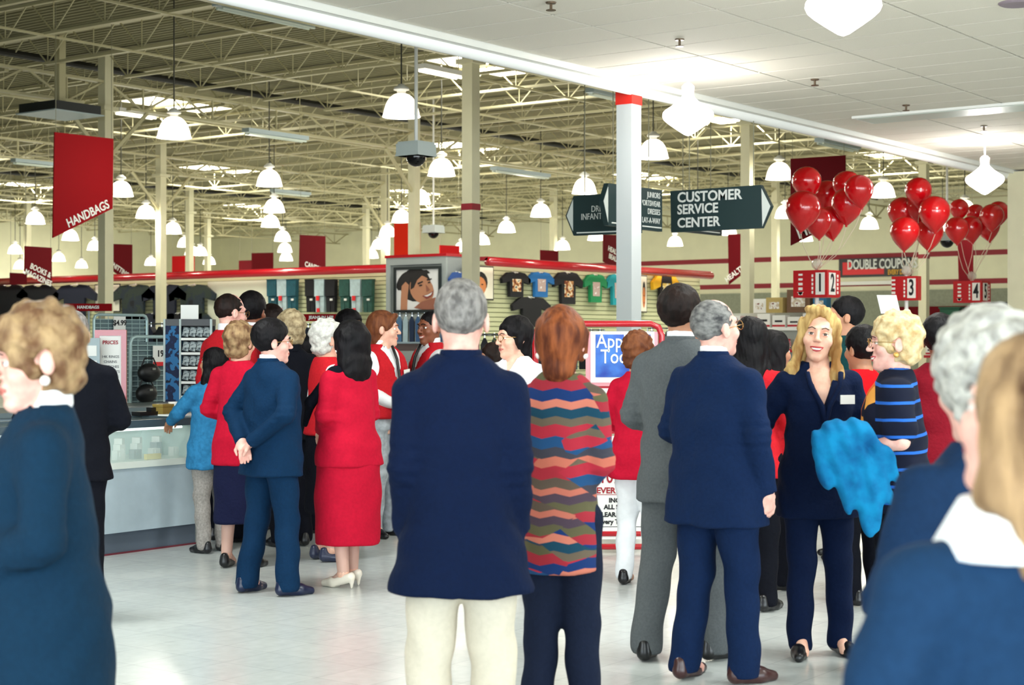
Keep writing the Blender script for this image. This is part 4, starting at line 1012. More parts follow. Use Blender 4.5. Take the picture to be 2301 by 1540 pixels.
def garment(face, c, px, ytop, ybot, wpx, body, label, print_m=None, sleeve=None, group=None):
    t, b = onp(face, px, ytop, c), onp(face, px, ybot, c); Zg = FU*t.x+FV*t.y; w = wpx*Zg/F/(.8033 if face == 'u' else .5955); h = t.z-b.z
    e = facing('hanging_shirt', label, 'shirt', face, (t.x, t.y, b.z), group)
    pts = tee_pts(w, h); MB().prism(pts, -.13, -.05).obj('cloth', body, e)
    if sleeve:
        MB().prism([(.25*w, h*.62), (.53*w, h*.50), (.55*w, h*.74), (.31*w, h*.99), (.2*w, h)], -.14, -.045).prism([(-.2*w, h), (-.31*w, h*.99), (-.55*w, h*.74), (-.53*w, h*.50), (-.25*w, h*.62)], -.14, -.045).obj('sleeves', sleeve, e)
    if print_m: MB().prism([(-.15*w, h*.22), (.15*w, h*.22), (.16*w, h*.72), (-.16*w, h*.72)], -.137, -.130).obj('print', print_m, e)
    MB().tube((0, -.09, h*.97), (0, .0, h*1.03), .012, 5).tube((-.2*w, -.09, h*.95), (0, -.09, h*1.0), .012, 5).tube((.2*w, -.09, h*.95), (0, -.09, h*1.0), .012, 5).obj('hanger', whitem, e)
    return e
gblack = mat('garment_black', '#0c0e14', .8); gnavy = mat('garment_navy', '#141a2c', .8); gmix = multi('garment_dark_mix', ['#0c0e14', '#1c2a34', '#28342c', '#10131c'], 3)
for px, m_, tx in ((92, gblack, 'leftmost dark sweatshirt under the left rail'), (174, gnavy, 'navy sweatshirt left of the pale face poster'), (306, gmix, 'dark sweatshirt right of the pale face poster'), (376, gnavy, 'dark sweatshirt second right of the pale face poster'), (438, gmix, 'dark patterned sweatshirt beside the pale panel'), (24, gblack, 'dark sweatshirt at the left picture edge')):
    garment('u', 29.98, px, 640, 718, 116, m_, tx)
for k, px in enumerate((60, 135, 300, 352, 404, 450)):
    garment('u', 29.98, px, 704, 765, 76, (gnavy, gblack, gmix)[k % 3], 'dark garment in the lower row of the left display wall', None, None, 'lower row of dark garments')
for px, m_, pm, sl, wd, yb, tx in ((1151, gblack, prt, None, 62, 668, 'black T-shirt with warm print nearest the face poster'), (1207, mat('tee_blue', '#1c6fb4', .8), prb, None, 58, 668, 'bright blue T-shirt with pale print'),
    (1268, gblack, prt, None, 66, 684, 'black T-shirt with print between blue and green ones'), (1330, mat('tee_green', '#128a52', .8), prb, None, 54, 680, 'green T-shirt with pale lettering'), (1379, mat('tee_teal', '#0f98a4', .8), prb, None, 52, 686, 'teal T-shirt beside the white column'),
    (1488, gblack, pry, mat('tee_yellow', '#e8b41c', .8), 62, 690, 'black shirt with yellow sleeves right of the white column'), (1024, mat('tee_flag', '#274a8c', .8), multi('shirt_print_flag', ['#c0202c', '#f0f0f0', '#274a8c'], 5), None, 40, 668, 'blue and red shirt beside the poster tower')):
    garment('v', 21.98, px, 612 if px < 1300 else 617, yb, wd, m_, tx, pm, sl)
garment('v', 21.98, 1186, 668, 735, 84, gblack, 'large black sweatshirt below the blue T-shirt')
garment('v', 21.98, 1262, 700, 756, 70, gblack, 'black sweatshirt in the lower row above the auburn hair')
# hanging jeans
jd = {'t': mat('jean_teal', '#1d5a68', .8, noise=.3, nscale=8), 'l': mat('jean_light', '#bcd2d6', .8, noise=.2, nscale=8), 'k': mat('jean_black', '#0b0c12', .8), 'g': mat('jean_green', '#28564c', .8, noise=.3, nscale=8)}
redtag = mat('tag_red', '#e0242a', .5)
for px, c, tx in ((620,'t','dark teal hanging jeans at the left of the row'),(643,'l','pale hanging jeans first from the left, red tag'),(664,'t','dark teal jeans right of the first pale pair'),(706,'k','black hanging jeans left of the middle pale pair'),(727,'l','pale hanging jeans in the middle of the row, red tags'),(751,'k','black hanging jeans right of the middle pale pair'),(783,'g','dark green jeans left of the last pale pair'),(808,'l','pale hanging jeans last in the row, red tags'),(834,'g','dark green jeans at the right end of the row')):
    t, b = onu(px, 628, 29.98), onu(px, 702, 29.98); h = t.z-b.z; w = 23*41/F/.8033
    e = facing('hanging_jeans', tx, 'jeans', 'u', (t.x, t.y, b.z))
    MB().prism([(-.40*w, 0), (-.04*w, 0), (0, .62*h), (.04*w, 0), (.42*w, 0), (.46*w, .5*h), (.50*w, h), (-.50*w, h), (-.46*w, .5*h)], -.14, -.04).prism([(-.5*w, .48*h), (.5*w, .50*h), (.52*w, h), (-.52*w, h)], -.17, -.13).obj('denim', jd[c], e)
    MB().prism([(-.52*w, h*.97), (.52*w, h*.97), (.52*w, h), (-.52*w, h)], -.18, -.03).obj('waistband', jd[c], e)
    if c == 'l': MB().box((-.1*w, -.18, .42*h), (.10, .02, .12)).box((-.05*w, -.18, .06*h), (.09, .02, .10)).obj('tag', redtag, e)
    else: MB().box((.2*w, -.18, .38*h), (.08, .02, .05)).obj('tag', whitem, e)
# jeans rack and wire bins under the tower, further racks
def rack(px, py_top, Zr, n, w, cols, label, group, hh=.75, txt=None):
    p = at(px, py_top, Zr); e = facing('clothes_rack', label, 'clothes rack', 'c', (p.x, p.y, 0))
    r = .012; zt = p.z
    m = MB().tube((-w/2, 0, zt), (w/2, 0, zt), r, 6)
    for s in (-1, 1): m.tube((s*w/2, 0, 0), (s*w/2, 0, zt), r, 6).tube((s*w/2, -.25, .02), (s*w/2, .25, .02), r, 6)
    m.obj('rail', chrome, e)
    for i in range(n):
        c = cols[i % len(cols)]; x = -w/2+w*(i+.5)/n; p2 = e.matrix_world
        cc, ss = math.cos(e.rotation_euler.z), math.sin(e.rotation_euler.z)
        g = empty('hung_garment', (p.x+cc*x, p.y+ss*x, zt), e.rotation_euler.z, 'garment on a hanger on the rack, '+group, 'garment', group)
        MB().prism([(-w/n*.36, -hh), (w/n*.36, -hh), (w/n*.40, -.12), (w/n*.1, -.04), (-w/n*.1, -.04), (-w/n*.40, -.12)], -.16, .16).obj('cloth', c, g)
        MB().tube((0, 0, -.05), (0, 0, .02), .006, 4).obj('hook', chrome, g)
rack(940, 706, 26.5, 9, .9, [mat('jean_blue', '#3a5a80', .8), mat('jean_mid', '#54789a', .8), jd['l'], mat('jean_ink', '#1a2c48', .8)], 'chrome rack of blue jeans standing below the portrait poster', 'jeans hung under the poster', .5)
rack(560, 742, 24, 9, .8, [gblack, gnavy, gmix], 'clothes rack standing behind the back-left group', 'dark garments behind the left group', .7)
rack(340, 728, 22, 9, 1.3, [gblack, gnavy, gblack], 'rack of black clothes behind the grid panels', 'black garments behind the grid panels', .7)
rack(700, 730, 25.2, 8, .8, [gnavy, jd['l'], gblack], 'clothes rack behind the dark-bobbed woman', 'garments behind the dark bob', .6)
rack(1270, 742, 25, 9, 1.2, [gblack, gnavy, mat('garment_teal', '#1a6670', .8)], 'clothes rack behind the auburn-haired woman', 'garments behind the auburn hair', .6)
rack(1100, 752, 19, 8, .9, [gblack, dgreen, gnavy], 'clothes rack between the blazer man and the white-topped woman', 'garments beside the white-topped woman', .6)
rack(1530, 738, 27, 8, 1.1, [gblack, mat('garment_cream', '#cfc6a4', .8), gnavy], 'clothes rack behind the grey-suited man', 'garments behind the grey suit', .6)
p = at(945, 765, 20)
e = facing('wire_bin_unit', 'grey wire bin unit between the two red-vested men', 'display unit', 'c', (p.x, p.y, 0))
m = MB()
for z in (1.52, 1.30, 1.05): m.tube((-.38, -.2, z), (.38, -.2, z), .012, 5).tube((-.38, .2, z), (.38, .2, z), .012, 5)
for i in range(17): m.tube((-.38+.0475*i, -.2, 1.05), (-.38+.0475*i, -.2, 1.30), .004, 4)
m.obj('wire_basket', grayl, e); MB().bb(-.40, .40, -.18, .3, 0, 1.02).obj('base', mat('bin_blue', '#23323c', .6), e); MB().ball((-.1, .05, 1.10), .2, 12, 8, (1.2, .8, .7)).ball((.2, .05, 1.10), .15, 12, 8, (1, .8, .7)).obj('dark_goods', gnavy, e)
MB().bb(-.4, .4, -.05, .25, 1.42, 1.52).obj('shelf', mat('bin_brown', '#5a4640', .6), e)

# ================================================================ banners
def banner(face, c, TL, TR, BR, BL, m, label, txt=None, tpos=None, tsize=.2, tang=None, sx=.85, name='hanging_banner'):
    P = [onp(face, x, y, c) for x, y in (TL, TR, BR, BL)]; o = P[0]
    e = facing(name, label, 'banner', face, tuple(o))
    L = [(hpos(face, o, q), q.z-o.z) for q in P]
    MB().prism([L[3], L[2], L[1], L[0]], -.012, .012).obj('cloth', m, e)
    for i in (0, 1):
        x = L[i][0]*(1 if i == 0 else 1); MB().tube((x+(.03 if i == 0 else -.03), 0, L[i][1]-.01), (x+(.03 if i == 0 else -.03), 0, 7.02-o.z), .005, 4).obj('wire', mat('wire', '#8a8872', .5), e)
    if txt:
        q = onp(face, tpos[0], tpos[1], c); lx, lz = hpos(face, o, q), q.z-o.z
        if tang is None: tang = math.atan2(L[2][1]-L[3][1], L[2][0]-L[3][0])
        t = text(txt, tsize, letter, 'lettering', e, (lx, -.014, lz), (PI/2, -tang, 0), bold=.004, sx=sx)
    return e
br2 = mat('banner_bright', '#c01418', .8, spec=.15); bor = mat('banner_orange', '#d8280f', .8, spec=.15); bmar = mat('banner_maroon', '#5e0610', .8, spec=.15)
banner('v', 21.3, (122,297), (254,312), (252,469), (118,535), dredm, 'large red banner reading HANDBAGS with a slanted lower edge', 'HANDBAGS', (197, 481), .20, None, .86)
banner('u', 25.4, (1777,357), (1900,349), (1900,492), (1777,552), bmar, 'dark maroon banner hanging behind the big balloon bunch', "MEN'S", (1830, 508), .30)
banner('v', 31.4, (674,528), (731,531), (731,625), (672,604), bmar, 'red banner reading CANDY left of the poster tower', 'CANDY &', (706, 601), .20, None, .9)
banner('v', 34.8, (55,553), (116,557), (116,640), (54,610), bmar, 'red banner reading BOOKS above the left rail', 'BOOKS &\nMAGAZINES', (88, 617), .2, None, .8)
banner('v', 36.2, (22,613), (60,615), (60,640), (22,640), bmar, 'low red banner left of the BOOKS banner')
banner('v', 36.9, (246,548), (297,550), (297,640), (246,604), bmar, 'red banner just right of the left column', 'KNITTING', (268, 606), .2, None, .8)
banner('u', 44, (387,576), (437,575), (437,640), (387,640), br2, 'plain bright red banner above the left rail')
banner('u', 46, (565,569), (614,568), (614,640), (565,640), bmar, 'plain dark red banner, taller of the overlapping pair')
banner('u', 44, (537,586), (566,585), (566,640), (537,640), bmar, 'plain dark red banner, lower of the overlapping pair')
banner('u', 33.5, (886,502), (944,500), (944,600), (886,600), bor, 'bright orange-red banner hanging above the poster tower')
banner('v', 28.4, (988,551), (1032,553), (1032,610), (988,610), br2, 'small red banner right of the poster tower')
banner('v', 26.2, (1214,562), (1254,564), (1254,620), (1214,620), bmar, 'small square red banner above the T-shirt rail')
banner('v', 25.5, (1355,527), (1400,529), (1400,612), (1355,588), bmar, 'red banner reading HEALTH left of the white column', 'HEALTH &\nBEAUTY', (1382, 575), .2, None, .9)
banner('u', 38.3, (1636,527), (1665,526), (1665,619), (1638,640), bmar, 'narrow red banner reading HEALTH left of the far column', 'HEALTH', (1652, 615), .2, None, .9)
banner('u', 41, (2152,540), (2187,538), (2187,625), (2155,655), bmar, 'narrow dark red banner under the small balloon bunch')

# ================================================================ direction signs
def dirsign(face, c, pts, label, texts, arrow, rule=None, wires=True):
    P = [onp(face, x, y, c) for x, y in pts]; o = P[0]
    e = facing('direction_sign', label, 'sign', face, tuple(o))
    L = [(hpos(face, o, q), q.z-o.z) for q in P]
    MB().prism(L, -.03, .03).obj('board', signg, e)
    A = [onp(face, x, y, c) for x, y in arrow]; MB().prism([(hpos(face, o, q), q.z-o.z) for q in A], -.034, -.030).obj('arrow_panel', mat('arrow_pale', '#dfe6e0', .6), e)
    if rule:
        A = [onp(face, x, y, c) for x, y in rule]; MB().tube((hpos(face, o, A[0]), -.034, A[0].z-o.z), (hpos(face, o, A[1]), -.034, A[1].z-o.z), .010, 4).obj('rule_line', letter, e)
    for (s, x, y, hpx, al, sx) in texts:
        q = onp(face, x, y, c); Zt = FU*q.x+FV*q.y
        text(s, hpx*Zt/F/.70, letter, 'lettering', e, (hpos(face, o, q), -.034, q.z-o.z), (PI/2, 0, 0), al, bold=.004 if hpx > 18 else 0, sx=sx)
    xs = [l[0] for l in L]
    for x in (min(xs)+.25, max(xs)-.25): MB().tube((x, 0, max(l[1] for l in L)-.02), (x, 0, 7.02-o.z), .006, 4).obj('wire', mat('wire', '#8a8872', .5), e)
    return e
dirsign('u', 17.2, [(1511,523),(1714,513),(1736,464),(1712,416),(1509,430)], 'dark green arrow sign reading CUSTOMER SERVICE CENTER, pointing right',
        [('CUSTOMER', 1525, 446, 22, 'LEFT', 1.0), ('SERVICE', 1525, 473, 21, 'LEFT', .96), ('CENTER', 1525, 503, 21, 'LEFT', .98)], [(1716,509),(1734,464),(1714,424)])
dirsign('v', 10.7, [(1512,519),(1618,530),(1618,452),(1512,440)], 'green sign set crosswise behind the CUSTOMER SERVICE CENTER sign', [], [(1513,518),(1515,518),(1514,500)], [(1530,515),(1612,524)])
dirsign('u', 15.65, [(1292,530),(1440,524),(1440,430),(1292,441),(1274,486)], 'dark green arrow sign pointing left, left of the white column',
        [('DRESSES', 1332, 471, 14, 'LEFT', .8), ('INFANTS', 1309, 489, 14, 'LEFT', .8)], [(1291,520),(1291,449),(1277,486)], [(1300,524),(1430,519)])
dirsign('v', 9.95, [(1362,507),(1483,521),(1483,428),(1362,412),(1350,452)], 'green arrow sign crosswise behind the white column, listing departments',
        [('JUNIORS', 1478, 442, 12.5, 'RIGHT', .8), ('SPORTSWEAR', 1478, 461, 12.5, 'RIGHT', .78), ('DRESSES', 1478, 479, 12.5, 'RIGHT', .8), ('LAY-A-WAY', 1478, 499, 12.5, 'RIGHT', .8)], [(1361,500),(1361,420),(1351,452)], [(1369,501),(1480,513)])

# ================================================================ lane number boxes and balloons
balm = mat('balloon_red', '#cc0814', .16, spec=.6, coat=.4); ribm = mat('ribbon_pale', '#e8d8c0', .5)
def lane(px, pyb, Zl, nums, label):
    p = at(px, pyb, Zl); h = .37
    e = empty('lane_number_box', (p.x, p.y, p.z), 0, label, 'lane sign')
    W1, W2 = .50, .42
    if len(nums) == 1: W2 = .14; W1 = .42
    MB().bb(0, W2, 0, W1, 0, h).obj('box', mat('lane_red', '#c01820', .4), e)
    MB().tube((W2/2, W1/2, -p.z), (W2/2, W1/2, 0), .03, 8).obj('post', whitem, e)
    MB().ball((W2/2, W1/2, h+.09), .075, 14, 10).tube((W2/2, W1/2, h), (W2/2, W1/2, h+.03), .03, 8).obj('lamp_globe', mat('clear_globe', '#e8e4d8', .05, alpha=.45), e)
    wp = mat('lane_white', '#f4efe6', .5)
    MB().bb(-.006, 0, .03, .165, .035, h-.035).obj('number_panel', wp, e)
    text(nums[0], .34, redlet if False else blklet, 'numeral', e, (-.009, .0975, h/2), (PI/2, 0, -PI/2), sx=.55, bold=.006)
    m = MB()
    for k in range(5): m.bb(-.005, 0, .36, .36+.06, h-.05-.062*k-.022-.004*k, h-.05-.062*k+.004)
    m.add([(-.005, .34, .075), (-.005, .44, .075), (-.005, .39, .03)], [(0, 1, 2)])
    for k in range(5): m.bb(-.005, 0, .20, .225, .05+.056*k, .088+.056*k)
    m.obj('arrow_dashes', wp, e)
    if len(nums) > 1:
        MB().bb(.06, .26, -.006, 0, .035, h-.035).obj('number_panel', wp, e)
        text(nums[1], .34, blklet, 'numeral', e, (.16, -.009, h/2), (PI/2, 0, 0), sx=.7, bold=.006)
        m = MB()
        for k in range(5): MB().bb(.31, .35, -.005, 0, .05+.056*k, .088+.056*k).obj('dash', wp, e)
    return p
L1 = lane(1858, 668, 22, '12', 'red checkout number box with 1 and 2 under the big balloon bunch')
L2 = lane(2062, 675, 24.8, '3', 'red checkout number box with 3 under the middle balloon bunch')
L3 = lane(2206, 680, 27.6, '45', 'red checkout number box with 4 and 5 under the small balloon bunch')
L4 = XY(2330, 30)
bprof = [(0, 1.0), (.25, .965), (.5, .86), (.72, .66), (.86, .42), (.90, .15), (.86, -.12), (.72, -.42), (.5, -.70), (.26, -.94), (.09, -1.09), (.05, -1.13), (.09, -1.18), (0, -1.18)]
BM = MB().lathe(bprof[:-3], 24).mesh('skin', balm, True); KM = MB().lathe(bprof[-4:], 10).mesh('knot', balm, True)
def bunch(cs, Zb, anchor, glabel, grp, first, wh=()):
    for i, (x, y, r) in enumerate(cs):
        dz = (0, .42, -.42, .8, -.8)[i % 5]*(1 if i < 5 else .6)
        p = at(x, y, Zb+dz); R_ = r*Zb/F*1.08
        lab = (glabel.replace('red balloon', 'red balloon '+wh[i-1]) if i else first)
        e = empty('balloon', p, 0, lab, 'balloon', grp)
        tx, ty = random.uniform(-.15, .15), random.uniform(-.15, .15); e.rotation_euler = (tx, ty, 0)
        link('skin', BM, e, None, None, (R_, R_, R_)); link('knot', KM, e, None, None, (R_, R_, R_))
        Mi = (Matrix.Translation(p) @ Euler((tx, ty, 0)).to_matrix().to_4x4()).inverted()
        a = Vector((0, 0, -1.15*R_)); b = Mi @ Vector(anchor); mid = (a+b)/2+Vector((random.uniform(-.1, .1), random.uniform(-.1, .1), -.1))
        MB().path([a, (a*2+mid)/3+Vector((0, 0, -.05)), mid, (mid+b*2)/3, b], .005, 4).obj('ribbon', ribm, e)
bunch([(1813,411,34),(1903,420,34),(1931,429,33),(1858,440,33),(1804,473,40),(1905,462,38),(1866,500,34),(1838,500,32)], 22, (L1.x+.2, L1.y+.25, L1.z+.37), 'red balloon in the big bunch above lanes 1 and 2', 'big balloon bunch', 'red balloon at the top left of the big bunch above lanes 1 and 2', ('second along the top', 'farthest right', 'at upper centre', 'at the left side, largest,', 'below the right pair', 'lowest at centre', 'half hidden lower left'))
bunch([(2064,432,31),(2028,480,35),(2100,480,36),(2063,495,36),(2033,524,33),(2088,526,33),(2064,470,32)], 24.8, (L2.x+.1, L2.y+.2, L2.z+.37), 'red balloon in the middle bunch above lane 3', 'middle balloon bunch', 'red balloon topmost of the middle bunch above lane 3', ('at the left side', 'at the right side', 'in the centre', 'lowest at left', 'lowest at right', 'half hidden in the centre'))
bunch([(2155,471,22),(2243,480,26),(2229,488,27),(2192,482,22),(2150,517,27),(2182,515,27),(2220,510,29)], 27.6, (L3.x+.2, L3.y+.25, L3.z+.37), 'red balloon in the small bunch above lanes 4 and 5', 'small balloon bunch', 'red balloon at the upper left of the small bunch above lanes 4 and 5', ('farthest right', 'second from right', 'at upper centre', 'at the lower left', 'at lower centre', 'lowest at right'))
bunch([(2300,470,22),(2291,517,27)], 30, (L4[0], L4[1], 2.3), 'red balloon cut by the right picture edge', 'balloons at the right edge', 'upper red balloon cut by the right picture edge', ('below,',))
MB_ = MB().tube((0, 0, 0), (0, 0, 2.3), .03, 8).obj('lane_post', whitem, None, (L4[0], L4[1], 0)); tag(MB_, 'white post outside the right edge that holds the last balloons', 'post')

# ================================================================ jewellery counter island
e = empty('display_counter', (0, 0, 0), 0, 'low glass-topped jewellery counter with pale blue panel at left', 'counter')
u0, u1, v0, v1 = 5.9, 8.55, 9.3, 9.95
MB().bb(u0, u1, v0+.04, v1, 0, .16).obj('kick_board', mat('kick_slate', '#56606c', .5), e)
MB().bb(u0, u1, v0+.03, v0+.04, 0, .012).obj('floor_trim', mat('trim_maroon', '#6a2430', .5), e)
MB().bb(u0, u1, v0, v1, .16, .62).obj('lower_panel', mat('laminate_blue', '#b4c4cc', .4, noise=.12, nscale=5), e)
MB().bb(u0, u1, v0-.012, v1, .62, .665).obj('deck_edge', mat('edge_ivory', '#dfe6dc', .4), e)
MB().bb(u0, u1, v0+.02, v0+.026, .665, .91).obj('front_glass', glass, e)
MB().bb(u0, u1, v1-.03, v1, .665, .91).obj('rear_board', mat('case_mint', '#cfe2dc', .4), e)
MB().bb(u1-.03, u1, v0+.02, v1, .665, .91).bb(u0, u0+.03, v0+.02, v1, .665, .91).obj('end_board', mat('case_mint', '#cfe2dc', .4), e)
MB().bb(u0, u1, v0, v0+.05, .91, .965).bb(u0, u1, v1-.05, v1, .91, .965).bb(u1-.04, u1, v0, v1, .91, .965).obj('top_frame', mat('frame_slate', '#44525a', .35), e)
MB().bb(u0+.04, u1-.04, v0+.05, v1-.05, .945, .955).obj('top_glass', glass, e)
ctube = MB().tube((u0+.1, v0+.08, .895), (u1-.1, v0+.08, .895), .01, 6).obj('case_light', mat('case_tube', '#ffffff', .4, emit=2, emcol='#f0fff8'), e)
random.seed(3)
for i, px in enumerate((266, 280, 292, 304, 318, 332, 346, 362, 376, 392, 408)):
    p = onv(px, 1000, 9.52); hgt = .07+.04*((i*7) % 3)
    o = MB().box((0, 0, hgt/2), (.07, .06, hgt), .3*(i % 3)).box((.0, -.032, hgt*.6), (.03, .006, .03), 0).obj('jewellery_stand', (mat('ivory_stand', '#eef2ea', .5), mat('silver_stand', '#b9c4c4', .3, metal=.4))[i % 4 == 3], None, (p.x, 9.52+.06*(i % 3), .665))
    tag(o, 'small pale jewellery stand inside the glass counter', 'jewellery stand', 'stands in the glass counter')
o = MB().box((0, 0, .02), (.14, .03, .04)).obj('price_ticket', mat('ticket_yellow', '#e6d27c', .6), None, (onv(345, 1020, 9.36).x, 9.37, .667)); tag(o, 'yellow price ticket lying at the front of the glass counter', 'ticket')
p = onz(353, 930, .97)
o = MB().bb(-.10, .10, -.05, .05, 0, .075).bb(-.105, .105, -.055, .055, .065, .085).obj('gold_box', mat('gold_card', '#b59a50', .35, metal=.5), None, (p.x, 9.82, .966), (0, 0, .1)); tag(o, 'small gold box on the glass counter top', 'box')
p = onz(414, 932, .97)
o = MB().lathe([(0, 0), (.035, 0), (.042, .09), (.044, .10), (.038, .098), (.034, .012), (0, .01)], 16).obj('white_cup', whitem, None, (p.x+.03, 9.80, .966), smooth=True); tag(o, 'white cup on the counter beside the denim sleeve', 'cup')
o = MB().bb(-.2, .2, -.08, .08, 0, .012).obj('paper_tray', whitem, None, (p.x-.02, 9.62, .966)); tag(o, 'white sheet lying on the counter in front of the cup', 'paper')
o = MB().bb(-.14, .14, -.05, .05, 0, .03).box((.05, 0, .045), (.12, .06, .03)).obj('black_tray', blackm, None, (p.x-.16, 9.86, .966)); tag(o, 'flat black tray lying behind the white sheet', 'tray')
e = empty('back_counter', (0, 0, 0), 0, 'grey-topped counter on the far side of the island', 'counter')
MB().bb(5.9, 11.0, 11.0, 11.8, 0, .93).obj('body', mat('laminate_blue', '#b4c4cc', .4), e); MB().bb(5.88, 11.02, 10.96, 11.84, .93, .97).obj('top', mat('top_slate', '#6e7c80', .35), e)
# music rack
p = onv(392, 905, 11.25); cdp = (p.x, p.y, .97)
e = empty('music_rack', (p.x, 11.22, .97), math.atan2(RV, RU)+.05, 'countertop rack of discs with black top and blue side panel', 'disc rack')
Hc = .77
MB().bb(-.09, .33, -.13, .16, Hc-.06, Hc).obj('top_cap', blackm, e); MB().bb(-.09, .33, -.13, .16, 0, .03).obj('base', blackm, e)
MB().bb(-.09, .04, -.12, .15, .03, Hc-.06).obj('side_panel', multi('panel_blue_print', ['#12305c', '#0c1c40', '#2a6a9c', '#0e1428'], 9), e)
MB().bb(.045, .33, .10, .14, .03, Hc-.06).obj('back_panel', mat('rack_inner', '#1c2426', .5), e)
MB().tube((-.09, -.13, .03), (-.09, -.13, Hc), .010, 6).tube((.05, -.13, .03), (.05, -.13, Hc), .010, 6).tube((.325, -.13, .03), (.325, -.13, Hc), .012, 6).obj('posts', mat('post_silver', '#c4d4d4', .3, metal=.3), e)
cdm = multi('disc_cover', ['#22282c', '#6a7478', '#aab4b4', '#30363c'], 40)
for k in range(5):
    z = .06+.130*k
    MB().bb(.05, .32, -.13, -.05, z, z+.022).obj('shelf', whitem, e)
    for j in range(4):
        link('disc_case', MB().box((0, 0, .055), (.055, .012, .085)).mesh('disc_case', cdm), e, (.085+.062*j, -.09, z+.022), (-.25, .18, 0))
q = onv(420, 712, 11.3)
o = MB().bb(-.08, .08, -.004, .004, 0, .13).bb(-.08, .08, -.006, -.004, .11, .13).obj('price_card', whitem, None, (cdp[0]+.10, 11.16, .97+Hc), (0, 0, math.atan2(RV, RU))); tag(o, 'white price card standing on the black rack top', 'card')
# red framed menu board
p = onv(257, 900, 11.2)
e = facing('framed_board', 'tall red-framed white list board standing on the back counter', 'sign board', 'c', (p.x, 11.25, .97))
w, h = .19, .62
MB().bb(-w/2-.04, -w/2, -.015, .015, 0, h+.05).bb(w/2, w/2+.045, -.015, .015, 0, h+.05).bb(-w/2, w/2, -.015, .015, h, h+.05).bb(-w/2, w/2, -.015, .015, 0, .03).obj('frame', RL, e)
MB().bb(-w/2, w/2, -.005, .005, .03, h).obj('sheet', whitem, e)
text('PRICES', .045, redlet, 'heading', e, (0, -.008, h-.06), bold=.001)
text('14K RINGS\nCHAINS\nWATCHES\nBRACELETS\nEARRINGS\nPENDANTS\nREPAIRS\nSIZING', .032, mat('text_gray', '#55585c', .6), 'list_lettering', e, (0, -.008, h*.46), leading=1.35)
p = onv(205, 860, 11.2)
e = facing('earring_display', 'white earring display panel left of the red-framed board', 'display', 'c', (p.x, 11.3, .97))
MB().bb(-.14, .14, -.01, .01, 0, .60).obj('panel', grayl, e)
for i in range(4):
    for j in range(2): MB().box((-.065+.13*j, -.014, .10+.13*i), (.10, .008, .09)).obj('earring_card', whitem, e)
# grid panels with bags
def gridpanel(xa, xb, ytop, c, label, tagtxt, tagpx, zlow):
    a, b = onv(xa, ytop, c), onv(xb, ytop, c); w = b.x-a.x; zt = a.z
    e = empty('grid_panel', (a.x, c, 0), 0, label, 'grid panel'); fm = mat('grid_silver', '#a9c2c2', .35, metal=.3)
    r = .06
    MB().path([(0, 0, .0), (0, 0, zt-r), (r*.3, 0, zt-r*.3), (r, 0, zt), (w-r, 0, zt), (w-r*.3, 0, zt-r*.3), (w, 0, zt-r), (w, 0, 0)], .018, 8).obj('frame_tube', fm, e)
    m = MB(); z = zlow
    while z < zt-.04: m.tube((.02, 0, z), (w-.02, 0, z), .006, 4); z += .05
    x = .1
    while x < w-.03: m.tube((x, .006, zlow), (x, .006, zt-.02), .004, 4); x += .12
    m.obj('wire_grid', fm, e); MB().bb(.02, w-.02, .02, .03, zlow, zt-.05).obj('backing', mat('grid_back', '#5e7276', .6), e)
    q = onv(tagpx[0], tagpx[1], c-.04)
    t = MB().bb(-.09, .09, -.003, .003, -.10, .10).obj('price_sign', whitem, e, (q.x-a.x, -.03, q.z)); MB().bb(-.09, .09, -.005, -.003, -.10, -.06).obj('red_foot', redtag, t)
    text(tagtxt, .09, blklet, 'price_lettering', t, (0, -.006, .02), bold=.002)
    return e, a, b
gridpanel(293, 392, 757, 12.5, 'silver grid panel with dark bags behind the disc rack', '19', (361, 800), .3)
gridpanel(211, 330, 707, 15.5, 'farther silver grid panel with a price sign', '$4.99', (270, 730), .3)
bagm = mat('bag_black', '#0c0e12', .45)
for px, py, wb, hb, tx in ((338, 838, .27, .19, 'black handbag hanging on the grid panel, upper'), (332, 885, .25, .19, 'black handbag hanging on the grid panel, lower')):
    q = onv(px, py, 12.36)
    e = empty('handbag', (q.x, 12.38, q.z), 0, tx, 'handbag')
    MB().ball((0, 0, 0), .5, 16, 10, (wb, .14, hb)).obj('pouch', bagm, e, smooth=True); MB().path([(-wb*.35, 0, hb*.35), (-wb*.2, 0, hb*.75), (wb*.2, 0, hb*.75), (wb*.35, 0, hb*.35)], .008, 5).obj('strap', bagm, e); MB().box((0, -.07, hb*.2), (.04, .01, .02)).obj('clasp', chrome, e)
# small red header sign on the left and jeans header
for px, py, c, wd, s, lab, sz in ((199, 691, 17.5, .62, 'HANDBAGS', 'red header strip above the grid panels at left', .055), (722, 714, 23.0, .55, 'JEANS IN LEE', 'red header strip reading JEANS above the racks', .06)):
    q = onv(px, py, c) if px < 300 else at(px, py, 23)
    e = facing('header_sign', lab, 'sign', 'c', (q.x, q.y, q.z)); MB().bb(-wd/2, wd/2, -.02, .02, -.05, .05).obj('board', dredm, e); text(s, sz, letter, 'lettering', e, (0, -.023, 0), bold=.002)
    MB().tube((0, .01, -.05), (0, .01, -q.z), .015, 6).obj('post', grayl, e)

